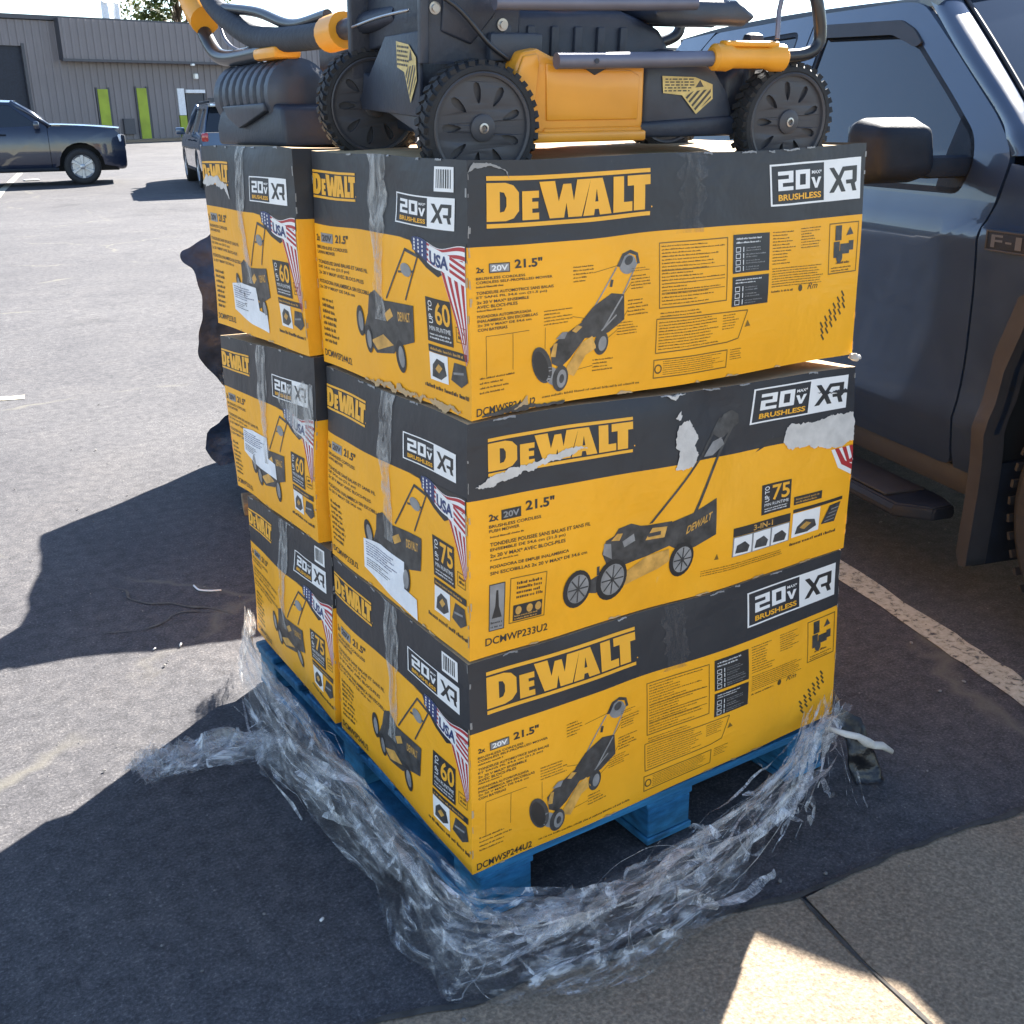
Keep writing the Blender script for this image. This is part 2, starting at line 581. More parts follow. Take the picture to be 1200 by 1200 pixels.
# a scatter of grit and small stones
def pebbles(name, n, area, rmin, rmax, mat, seed):
    rng = random.Random(seed)
    bm = bmesh.new()
    for _ in range(n):
        x = rng.uniform(area[0], area[1]); y = rng.uniform(area[2], area[3])
        if -.1 < x < 1.1 and -.1 < y < 1.35: continue
        r = rng.uniform(rmin, rmax) * rng.random()
        r = max(r, rmin)
        mt = Matrix.Translation((x, y, r * .35 + .004 + ground_z(x, y))) @ Matrix.Rotation(rng.uniform(0, 6), 4, 'Z') @ Matrix.Diagonal((r * rng.uniform(.8, 1.6), r, r * .7, 1))
        bmesh.ops.create_icosphere(bm, subdivisions=1, radius=1, matrix=mt)
    return tag(bm_obj(name, bm, mat), kind='stuff')
M['stone'] = simple("loose_stone", (.17, .16, .15), .9, var=.5, scale=5)
tag(pebbles("grit", 700, (-1.4, 3, -.8, 5), .002, .006, M['stone'], 4), kind='stuff')
# ------------------------------------------------------------------ far building, trees
M['siding'] = simple("grey_metal_siding", (.195, .176, .180), .5, var=.10, scale=.6, spec=.4)
M['siding_trim'] = simple("dark_siding_trim", (.06, .06, .07), .5)
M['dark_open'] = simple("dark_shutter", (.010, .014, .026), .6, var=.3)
M['lime'] = simple("lime_paint", (.30, .37, .03), .6, var=.2, scale=1.5)
M['white_metal'] = simple("white_metal", (.7, .71, .74), .5)
M['door_dark'] = simple("dark_door_paint", (.03, .035, .05), .4)
M['lamp_white'] = simple("lamp_glass", (.85, .85, .82), .3)

B0 = Vector((7.0, 49.0, 0)); BD = Vector((11.2, 2.45, 0)).normalized(); BN = Vector((BD.y, -BD.x, 0))   # along the wall, out of the wall
BANG = math.atan2(BD.y, BD.x)
bz = .66
bld = tag(empty("warehouse", (B0.x, B0.y, bz), (0, 0, BANG)), "long grey ribbed metal warehouse across the parking lot", "building")
BH = 4.95
def bx(name, lo, hi, mat, par=bld, bev=0):
    bm = bmesh.new(); add_box(bm, lo, hi, bev, 1)
    return bm_obj(name, bm, mat, par)
bx("wall_core", (-30, .12, -1), (60, 22, BH - .05), M['siding_trim'])
# siding sheets: each a pressed sheet with ribs, one mesh shared by all of them
def sheet(h, z0, out):
    prof = [(0, 0), (.10, 0), (.13, .05), (.19, .05), (.22, 0), (.42, 0), (.45, .05), (.51, .05), (.54, 0), (.64, 0)]
    vs, fs = [], []
    for i, (x, d) in enumerate(prof):
        vs += [(x, -d - out, z0), (x, -d - out, z0 + h)]
        if i: fs.append((2 * i - 2, 2 * i, 2 * i + 1, 2 * i - 1))
    me = bpy.data.meshes.new("siding_sheet"); me.from_pydata(vs, [], fs); me.materials.append(M['siding']); me.update()
    return me
lo_me = sheet(BH - .15 + .4, -.4, .06)
open_x = (-2.0, 1.62)
for k in range(-8, 60):
    x = k * .64 + 1.70
    if x + .64 > open_x[0] + .05 and x < open_x[1]:
        o = bpy.data.objects.new("siding_sheet", sheet(BH - 4.0, 3.85, .06)) if k == -5 else None
        vs_ = bpy.data.meshes.get("siding_sheet_short")
        if vs_ is None:
            vs_ = sheet(BH - .15 - 3.82, 3.82, .06); vs_.name = "siding_sheet_short"
        o = bpy.data.objects.new("siding_sheet", vs_)
    else:
        o = bpy.data.objects.new("siding_sheet", lo_me)
    o.location = (x, 0, 0)
    link(o, bld)
bx("roof_trim", (-30, -.18, BH - .12), (60, .3, BH + .05), M['siding_trim'])
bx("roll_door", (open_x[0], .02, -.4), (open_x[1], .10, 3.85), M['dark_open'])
bx("door_trim", (open_x[1] - .02, -.10, -.4), (open_x[1] + .10, .05, 3.92), M['siding_trim'])
# projecting fascia over the offices
fb = mesh_obj("fascia_core", [], [], M['siding'], bld)
fas = sheet(1.55, 3.35, 0); fas.name = "fascia_sheet"
for k in range(0, 16):
    o = bpy.data.objects.new("fascia_sheet", fas); o.location = (3.1 + k * .64, -.52, 0); link(o, bld)
bpy.data.objects.remove(fb)
bx("fascia_box", (3.1, -.50, 3.33), (13.5, .05, 4.92), M['siding_trim'])
bx("fascia_edge", (3.04, -.60, 3.26), (13.5, -.46, 3.36), M['siding_trim'])
def lime_bar(x, top, half=False):
    bx("lime_window_panel", (x, -.16, -.1), (x + .46, -.05, top), M['lime'])
    bx("panel_frame", (x - .07, -.14, -.1), (x - .005, -.04, top + .07), M['siding_trim'])
    bx("panel_frame", (x + .465, -.14, -.1), (x + .56, -.04, top + .07), M['siding_trim'])
lime_bar(4.55, 2.2); lime_bar(6.35, 2.25)
bx("lime_window_panel", (8.32, -.16, -.1), (8.66, -.05, 1.1), M['lime']); bx("sidelight", (8.32, -.15, 1.12), (8.66, -.05, 2.25), M['white_metal'])
bx("door", (8.82, -.12, -.1), (9.62, -.04, 2.02), M['door_dark']); bx("door_lintel", (8.74, -.20, 2.06), (9.70, -.05, 2.20), M['white_metal'])
bx("door_jamb", (8.72, -.15, -.1), (8.80, -.05, 2.05), M['siding_trim']); bx("door_jamb", (9.64, -.15, -.1), (9.72, -.05, 2.05), M['siding_trim'])
bx("window", (9.85, -.12, .9), (10.45, -.04, 1.85), M['door_dark'])
bx("meter_box", (5.55, -.22, .35), (6.05, -.06, 1.0), M['siding_trim'])
bx("wall_lamp", (9.22, -.28, 2.65), (9.40, -.06, 2.88), M['lamp_white'], bev=.03)
bx("wall_lamp", (8.85, -.75, 3.18), (9.0, -.6, 3.27), M['lamp_white'], bev=.02)
bx("base_flashing", (1.75, -.22, -.45), (60, -.03, .06), M['siding_trim'])
for x in (6.95, 7.50):
    bm = bmesh.new(); add_tube(bm, [(x, 3, BH - .1), (x, 3, BH + .95), (x + .0, 2.9, BH + 1.05)], .16, 10)
    bm_obj("roof_vent_pipe", bm, M['white_metal'], bld)
curb = [B0 + BD * s + BN * o for s, o in ((1.8, .0), (60, .0), (60, 1.3), (1.8, 1.3))]
mesh_obj_k = mesh_obj("sidewalk", [(p.x, p.y, ground_z(p.x, p.y) + h) for h in (-.2, .10) for p in curb],
                      [(4, 5, 6, 7), (0, 1, 5, 4), (1, 2, 6, 5), (2, 3, 7, 6), (3, 0, 4, 7)], M['concrete'])
tag(mesh_obj_k, kind='structure')

# trees beyond the roof
M['bark'] = simple("bark", (.09, .065, .045), .9, var=.4, bmp=.5)
def leaf_mat(name, c):
    m, nt, b = node_mat(name)
    n = noise_tex(nt, 1.1, 3)
    r = ramp(nt, n.outputs[0], [(.3, tuple(x * .6 for x in c)), (.7, tuple(x * 1.4 for x in c))])
    nt.links.new(r.outputs[0], b.inputs["Base Color"])
    b.inputs["Roughness"].default_value = .55
    b.inputs["Subsurface Weight"].default_value = 0
    b.inputs["Transmission Weight"].default_value = 0
    tl = nt.nodes.new("ShaderNodeBsdfTranslucent")
    nt.links.new(r.outputs[0], tl.inputs[0])
    mx = nt.nodes.new("ShaderNodeMixShader"); mx.inputs[0].default_value = .45
    nt.links.new(b.outputs[0], mx.inputs[1]); nt.links.new(tl.outputs[0], mx.inputs[2])
    nt.links.new(mx.outputs[0], nt.nodes["Material Output"].inputs[0])
    return m
M['leaf'] = leaf_mat("leaves", (.085, .11, .025))
def tree(x, y, h, rad, mat, label, seed, n=2600):
    rng = random.Random(seed)
    z0 = ground_z(x, y)
    t = tag(empty("tree", (x, y, z0)), label, "tree")
    bm = bmesh.new()
    add_tube(bm, [(0, 0, -.2), (.1, .05, h * .3), (.05, .1, h * .6), (.1, 0, h * .9)], [h * .03, h * .024, h * .016, h * .005], 8)
    clumps = []
    for k in range(26):
        a = rng.uniform(0, 6.28); q = rng.uniform(.3, 1); zz = h * rng.uniform(.38, .98)
        w = rad * (1 - abs(zz / h - .62) * 1.5) * q
        c = Vector((math.cos(a) * w, math.sin(a) * w, zz))
        clumps.append((c, rad * rng.uniform(.22, .42)))
        add_tube(bm, catmull([(0, 0, max(h * .25, zz - rad * .7)), c * .5 + Vector((0, 0, zz * .45)), c], 3), [h * .008, h * .006, h * .005, h * .004, h * .003, h * .002, .01][:7], 5)
    bm_obj("trunk", bm, M['bark'], t, True)
    vs, fs = [], []
    for k in range(n):
        c, r = rng.choice(clumps)
        d = Vector((rng.gauss(0, 1), rng.gauss(0, 1), rng.gauss(0, .8))).normalized() * r * rng.random() ** .4
        p = c + d
        u = Vector((rng.gauss(0, 1), rng.gauss(0, 1), rng.gauss(0, 1))).normalized(); w = u.orthogonal().normalized()
        s = rng.uniform(.10, .26)
        k0 = len(vs)
        vs += [p - u * s, p + w * s * .6, p + u * s, p - w * s * .6]
        fs.append((k0, k0 + 1, k0 + 2, k0 + 3))
    mesh_obj("crown", vs, fs, mat, t)
def bpt(s, o, extra=0): 
    p = B0 + BD * s - BN * o
    return p.x, p.y
tree(*bpt(20.3, 20), 11.2, 3.1, M['leaf'], "loose yellow-green tree rising over the warehouse roof beside two pale pipes", 3, 5200)
# ------------------------------------------------------------------ cartons
_font_cache = {}
def text_mesh(s, bold=.0, shear=0):
    """glyph outlines of a word, normalised to its own bounding box"""
    key = (s, bold, shear)
    if key in _font_cache:
        return _font_cache[key]
    cu = bpy.data.curves.new("t", 'FONT')
    cu.body = s; cu.offset = bold; cu.shear = shear; cu.resolution_u = 3
    o = bpy.data.objects.new("t", cu)
    col.objects.link(o)
    dg = bpy.context.evaluated_depsgraph_get()
    me = bpy.data.meshes.new_from_object(o.evaluated_get(dg))
    vs = [v.co.copy() for v in me.vertices]
    fs = [tuple(p.vertices) for p in me.polygons]
    x0 = min(v.x for v in vs); x1 = max(v.x for v in vs)
    y0 = min(v.y for v in vs); y1 = max(v.y for v in vs)
    out = ([((v.x - x0) / (x1 - x0), (v.y - y0) / (y1 - y0)) for v in vs], fs, (x1 - x0) / (y1 - y0))
    bpy.data.objects.remove(o); bpy.data.curves.remove(cu); bpy.data.meshes.remove(me)
    _font_cache[key] = out
    return out

MATS = ['p_black', 'p_ink', 'p_yellow', 'p_white', 'p_grey', 'p_dark', 'p_tan', 'p_red', 'p_blue', 'p_line', 'paper', 'label',
        'tape', 'tape_dim', 'kraft', 'yellow', 'black']

class Face:
    """one side of a carton; s runs left to right and t upwards, both 0..1"""
    def __init__(self, bl, br, tl, tr, bulge, seed):
        self.c = [Vector(p) for p in (bl, br, tl, tr)]
        self.W = ((self.c[1] - self.c[0]).length + (self.c[3] - self.c[2]).length) / 2
        self.H = ((self.c[2] - self.c[0]).length + (self.c[3] - self.c[1]).length) / 2
        self.n = (self.c[1] - self.c[0]).cross(self.c[2] - self.c[0]).normalized()
        self.b = bulge; self.seed = seed
        self.parts = {}
        self.dips = []
        rg = random.Random(seed * 7 + 3)
        self.dents = [(rg.uniform(.05, .95), rg.choice((rg.uniform(.03, .25), rg.uniform(.75, .97), rg.uniform(.1, .9))), rg.uniform(.05, .10), rg.uniform(-.008, .003)) for _ in range(6)]
    def at(self, s, t, off=0):
        a, b, c, d = self.c
        p = (a * (1 - s) + b * s) * (1 - t) + (c * (1 - s) + d * s) * t
        w = max(0, math.sin(math.pi * min(1, max(0, s))) * math.sin(math.pi * min(1, max(0, t))))
        q = Vector((p.x * 2.6, p.y * 2.6, p.z * 2.6 + self.seed))
        h = self.b * w ** .6 + w ** .35 * .006 * noise.noise(q)
        for ds, dt, dr, dd in self.dents:
            e = (((s - ds) * self.W) ** 2 + ((t - dt) * self.H) ** 2) / dr ** 2
            if e < 5: h += dd * math.exp(-e) * min(1, w * 6)
        p = p + .0075 * noise.noise_vector(p * 3.1 + Vector((5, 1, 2)))
        p = p + .0016 * noise.noise_vector(p * 8.5 + Vector((1, 7, 3)))
        for dx, dy, r, dep in self.dips:
            e = ((p.x - dx) ** 2 + (p.y - dy) ** 2) / r ** 2
            if e < 4: p.z -= dep * math.exp(-e * 1.3)
        return p + self.n * (h + off)
    # --- printing: everything lands in a named part
    def _p(self, part):
        return self.parts.setdefault(part, ([], [], []))
    def tri(self, part, pts, faces, mat, layer):
        V, Fc, I = self._p(part)
        k = len(V)
        off = .0006 + .0003 * layer
        V.extend(self.at(s, t, off) for s, t in pts)
        for f in faces:
            Fc.append(tuple(i + k for i in f)); I.append(MATS.index(mat))
    def rect(self, part, s0, t0, s1, t1, mat, layer=0):
        nu = max(1, math.ceil((s1 - s0) * self.W / .025)); nv = max(1, math.ceil((t1 - t0) * self.H / .025))
        pts = [(s0 + (s1 - s0) * i / nu, t0 + (t1 - t0) * j / nv) for j in range(nv + 1) for i in range(nu + 1)]
        fs = [(j * (nu + 1) + i, j * (nu + 1) + i + 1, (j + 1) * (nu + 1) + i + 1, (j + 1) * (nu + 1) + i)
              for j in range(nv) for i in range(nu)]
        self.tri(part, pts, fs, mat, layer)
    def poly(self, part, pts, mat, layer=0, holes=()):
        big = max(p[0] for p in pts) - min(p[0] for p in pts) > .03 or max(p[1] for p in pts) - min(p[1] for p in pts) > .07
        bm = poly_bm(pts, holes, (.03, .06) if big else None)
        bm.verts.ensure_lookup_table(); bm.verts.index_update()
        V = [(v.co.x, v.co.y) for v in bm.verts]
        Fs = []
        for f in bm.faces:
            q = [v.index for v in f.verts]
            a = sum(V[q[i - 1]][0] * V[q[i]][1] - V[q[i]][0] * V[q[i - 1]][1] for i in range(len(q)))
            Fs.append(tuple(q if a > 0 else q[::-1]))
        bm.free()
        self.tri(part, V, Fs, mat, layer)
    def frame(self, part, s0, t0, s1, t1, w, mat, layer=0):
        ws = w / self.W; wt = w / self.H
        self.rect(part, s0, t1 - wt, s1, t1, mat, layer); self.rect(part, s0, t0, s1, t0 + wt, mat, layer)
        self.rect(part, s0, t0 + wt, s0 + ws, t1 - wt, mat, layer); self.rect(part, s1 - ws, t0 + wt, s1, t1 - wt, mat, layer)
    def line(self, part, a, b, w, mat, layer=0):
        d = Vector(((b[0] - a[0]) * self.W, (b[1] - a[1]) * self.H))
        n = Vector((-d.y, d.x)).normalized() * w / 2
        nx, ny = n.x / self.W, n.y / self.H
        k = max(1, math.ceil(d.length / .025))
        pts = []
        for i in range(k + 1):
            x = a[0] + (b[0] - a[0]) * i / k; y = a[1] + (b[1] - a[1]) * i / k
            pts += [(x - nx, y - ny), (x + nx, y + ny)]
        self.tri(part, pts, [(2 * i, 2 * i + 2, 2 * i + 3, 2 * i + 1) for i in range(k)], mat, layer)
    def ell(self, part, s, t, rs, rt, mat, layer=0, rot=0, n=22, hole=0):
        """ellipse with radii in metres, leaning by rot"""
        def ring(k):
            o = []
            for i in range(n):
                a = 2 * math.pi * i / n
                x, y = rs * k * math.cos(a), rt * k * math.sin(a)
                o.append((s + (x * math.cos(rot) - y * math.sin(rot)) / self.W, t + (x * math.sin(rot) + y * math.cos(rot)) / self.H))
            return o
        self.poly(part, ring(1), mat, layer, [ring(hole)[::-1]] if hole else ())
    def text(self, part, s, s0, t0, s1, t1, mat, layer=1, bold=.02, shear=0, keep=True, rot=False):
        V, Fs, asp = text_mesh(s, bold, shear)
        if rot:     # reads upwards
            self.tri(part, [(s1 - (s1 - s0) * y, t0 + (t1 - t0) * x) for x, y in V], Fs, mat, layer)
        else:
            if keep:
                s1 = min(s1, s0 + (t1 - t0) * self.H * asp / self.W * 1.12)
            self.tri(part, [(s0 + (s1 - s0) * x, t0 + (t1 - t0) * y) for x, y in V], Fs, mat, layer)
    def small_print(self, part, s0, t0, s1, t1, lines, mat='p_ink', layer=0, fill=.55, seed=0, slant=0, rag=.35, box=None):
        """lines of print too small to read: rows of letter-sized marks broken into words"""
        rng = random.Random(seed)
        pts, fs = [], []
        dh = (t1 - t0) / lines
        for l in range(lines):
            y = t1 - dh * (l + 1) + dh * (1 - fill) * .5
            h = dh * fill
            lw = h * self.H / self.W * .62
            x = s0
            end = s0 + (s1 - s0) * (1 - rag * rng.random())
            while x < end:
                for _ in range(rng.randint(2, 9)):
                    if x > end: break
                    hh = h * rng.choice((.68, .72, 1, .7, 1)); k = len(pts)
                    w = lw * rng.uniform(.55, .95)
                    pts += [(x, y), (x + w, y), (x + w, y + hh), (x, y + hh)]
                    fs.append((k, k + 1, k + 2, k + 3))
                    x += lw * 1.18
                x += lw * .8
        if slant:
            pts = [(x + (y - t0) * slant, y) for x, y in pts]
        self.tri(part, pts, fs, mat, layer)

def para(F, part, s0, s1, t, lh, lines, mat='p_black'):
    """short printed paragraph, the longest line filling s0..s1"""
    m = max(len(l) for l in lines)
    for i, l in enumerate(lines):
        V, Fs, _ = text_mesh(l, .012)
        w = (s1 - s0) * (len(l) / m) ** .95
        y = t - lh * (i + 1)
        F.tri(part, [(s0 + w * x, y + lh * .66 * yy) for x, yy in V], Fs, mat, 1)

def logo(F, s0, t0, s1, t1, part="brand_print", mat='p_yellow'):
    T = lambda P: [(s0 + (s1 - s0) * x, t0 + (t1 - t0) * y) for x, y in P]
    F.rect(part, s0, t0 + (t1 - t0) * .915, s1, t1, mat, 1)
    F.rect(part, s0, t0, s1, t0 + (t1 - t0) * .085, mat, 1)
    F.poly(part, T([(0, .13), (0, .87), (.11, .87), (.155, .82), (.187, .68), (.187, .32), (.155, .18), (.11, .13)]), mat, 1,
           [T([(.075, .30), (.1, .32), (.113, .42), (.113, .58), (.1, .68), (.075, .70)])])
    F.poly(part, T([(.206, .13), (.206, .70), (.304, .70), (.304, .56), (.265, .56), (.265, .485), (.30, .485), (.30, .35), (.265, .35),
                    (.265, .265), (.304, .265), (.304, .13)]), mat, 1)
    F.poly(part, T([(.305, .87), (.395, .87), (.417, .46), (.443, .80), (.490, .80), (.506, .46), (.527, .87), (.612, .87), (.553, .13),
                    (.472, .13), (.462, .42), (.447, .13), (.365, .13)]), mat, 1)
    F.poly(part, T([(.562, .13), (.612, .87), (.685, .87), (.742, .13), (.668, .13), (.660, .25), (.636, .25), (.630, .13)]), mat, 1,
           [T([(.638, .40), (.658, .40), (.648, .66)])])
    F.poly(part, T([(.754, .13), (.754, .87), (.822, .87), (.822, .33), (.878, .33), (.878, .13)]), mat, 1)
    F.poly(part, T([(.846, .87), (1, .87), (1, .66), (.964, .66), (.964, .13), (.888, .13), (.888, .66), (.846, .66)]), mat, 1)
    F.ell(part, s1 + .004, t0 + (t1 - t0) * .18, .0016, .0016, mat, 1, n=8)

def badge(F, s0, t0, s1, t1, lean=0, part="voltage_badge_print"):
    """20V MAX / BRUSHLESS beside XR on white"""
    L = lambda P: [(s0 + (s1 - s0) * x + lean * (1 - y), t0 + (t1 - t0) * y) for x, y in P]
    rc = lambda x0, y0, x1, y1: L([(x0, y0), (x1, y0), (x1, y1), (x0, y1)])
    F.poly(part, rc(0, 0, 1, .045), 'p_white', 1); F.poly(part, rc(0, .955, 1, 1), 'p_white', 1)
    F.poly(part, rc(0, .045, .018, .955), 'p_white', 1)
    F.poly(part, rc(.585, .045, 1, .955), 'p_white', 1)
    sx = lambda P, a, b, c, d: L([(a + (c - a) * x, b + (d - b) * y) for x, y in P])
    F.poly(part, sx([(0, 1), (1, 1), (1, .40), (.3, .40), (.3, .2), (1, .2), (1, 0), (0, 0), (0, .6), (.7, .6), (.7, .8), (0, .8)], .085, .36, .25, .82), 'p_white', 1)
    F.poly(part, sx([(0, 0), (1, 0), (1, 1), (0, 1)], .275, .36, .43, .82), 'p_white', 1, [sx([(.3, .22), (.3, .78), (.7, .78), (.7, .22)], .275, .36, .43, .82)])
    F.poly(part, sx([(0, 1), (.3, 1), (.5, .4), (.7, 1), (1, 1), (.62, 0), (.38, 0)], .445, .36, .555, .62), 'p_white', 1)
    V, Fs, _ = text_mesh("MAX*", .02)
    F.tri(part, L([(.45 + .11 * x, .70 + .09 * y) for x, y in V]), Fs, 'p_white', 1)
    V, Fs, _ = text_mesh("BRUSHLESS", .03)
    F.tri(part, L([(.085 + .47 * x, .12 + .15 * y) for x, y in V]), Fs, 'p_yellow', 1)
    X = lambda P: sx(P, .645, .20, .955, .80)
    F.poly(part, X([(0, 1), (.17, 1), (.34, .66), (.48, 1), (.62, 1), (.42, .50), (.60, 0), (.44, 0), (.33, .30), (.17, 0), (0, 0), (.25, .5)]), 'p_black', 2)
    F.poly(part, X([(.56, 1), (1, 1), (1, .38), (.93, .30), (1, 0), (.85, 0), (.78, .30), (.62, .30), (.60, .46), (.84, .46), (.84, .82), (.54, .82)]), 'p_black', 2)

def amount(F, s0, t0, s1, t1, num, part="runtime_badge_print"):
    F.rect(part, s0, t0, s1, t1, 'p_black', 1)
    w, h = s1 - s0, t1 - t0
    F.text(part, num, s0 + w * .36, t0 + h * .42, s0 + w * .95, t0 + h * .93, 'p_yellow', 2, .02, keep=False)
    F.text(part, "UP TO", s0 + w * .10, t0 + h * .42, s0 + w * .26, t0 + h * .93, 'p_white', 2, .01, rot=True)
    F.text(part, "MIN RUNTIME", s0 + w * .1, t0 + h * .26, s0 + w * .93, t0 + h * .36, 'p_white', 2, .0, keep=False)
    F.small_print(part, s0 + w * .1, t0 + h * .06, s0 + w * .93, t0 + h * .22, 2, 'p_white', 2, .5, 5, rag=.1)

def spec_table(F, s0, t0, s1, t1, rows, seed, part="spec_panel_print"):
    F.rect(part, s0, t0, s1, t1, 'p_black', 1)
    w, h = s1 - s0, t1 - t0
    F.small_print(part, s0 + w * .08, t1 - h * .26, s1 - w * .2, t1 - h * .06, 2, 'p_white', 2, .45, seed)
    for i in range(rows):
        y = t0 + h * .05 + (h * .66) * i / rows
        hh = h * .66 / rows * .78
        F.frame(part, s0 + w * .07, y, s0 + w * .2, y + hh, .0012, 'p_white', 2)
        F.rect(part, s0 + w * .27, y, s0 + w * .29, y + hh, 'p_white', 2)
        F.small_print(part, s0 + w * .35, y, s1 - w * .08, y + hh, 2, 'p_grey', 2, .5, seed + i + 3, rag=.5)

def mower_top_view(F, part="mower_picture_print"):
    L = F.line
    L(part, (.250, .34), (.316, .545), .003, 'p_grey', 0); L(part, (.330, .42), (.366, .555), .003, 'p_grey', 0)
    L(part, (.306, .495), (.303, .465), .006, 'p_dark', 1)
    F.poly(part, [(.316, .548), (.330, .60), (.349, .612), (.367, .595), (.372, .550), (.366, .548), (.362, .585), (.347, .598), (.335, .588), (.324, .545)], 'p_dark', 1)
    F.ell(part, .343, .552, .020, .018, 'p_grey', 0)
    F.ell(part, .345, .568, .010, .008, 'p_dark', 2, .5)
    F.poly(part, [(.236, .335), (.262, .39), (.305, .438), (.335, .427), (.337, .322), (.300, .275), (.270, .262), (.248, .285)], 'p_dark', 1)
    L(part, (.287, .29), (.331, .42), .0035, 'p_grey', 2); L(part, (.283, .285), (.318, .345), .003, 'p_grey', 2)
    F.poly(part, [(.166, .24), (.186, .275), (.222, .315), (.250, .345), (.285, .30), (.278, .262), (.245, .262), (.212, .185), (.190, .150), (.170, .175)], 'p_dark', 1)
    F.poly(part, [(.205, .150), (.238, .245), (.262, .268), (.272, .215), (.248, .190), (.222, .105), (.206, .12)], 'p_tan', 2)
    F.poly(part, [(.178, .275), (.192, .300), (.205, .300), (.198, .272)], 'p_grey', 3)
    F.poly(part, [(.166, .205), (.174, .258), (.182, .258), (.178, .200)], 'p_tan', 3)
    F.poly(part, [(.214, .300), (.226, .322), (.238, .312), (.224, .290)], 'p_tan', 3)
    F.ell(part, .148, .175, .020, .036, 'p_dark', 2, .35); F.ell(part, .146, .172, .014, .030, 'p_black', 3, .35)
    F.ell(part, .172, .120, .014, .022, 'p_grey', 2, .8)
    F.ell(part, .190, .105, .018, .024, 'p_dark', 3, -.1); F.ell(part, .193, .103, .011, .017, 'p_grey', 4, -.1, hole=.5)
    F.ell(part, .283, .232, .016, .022, 'p_dark', 2, -.2); F.ell(part, .286, .230, .009, .014, 'p_grey', 3, -.2)

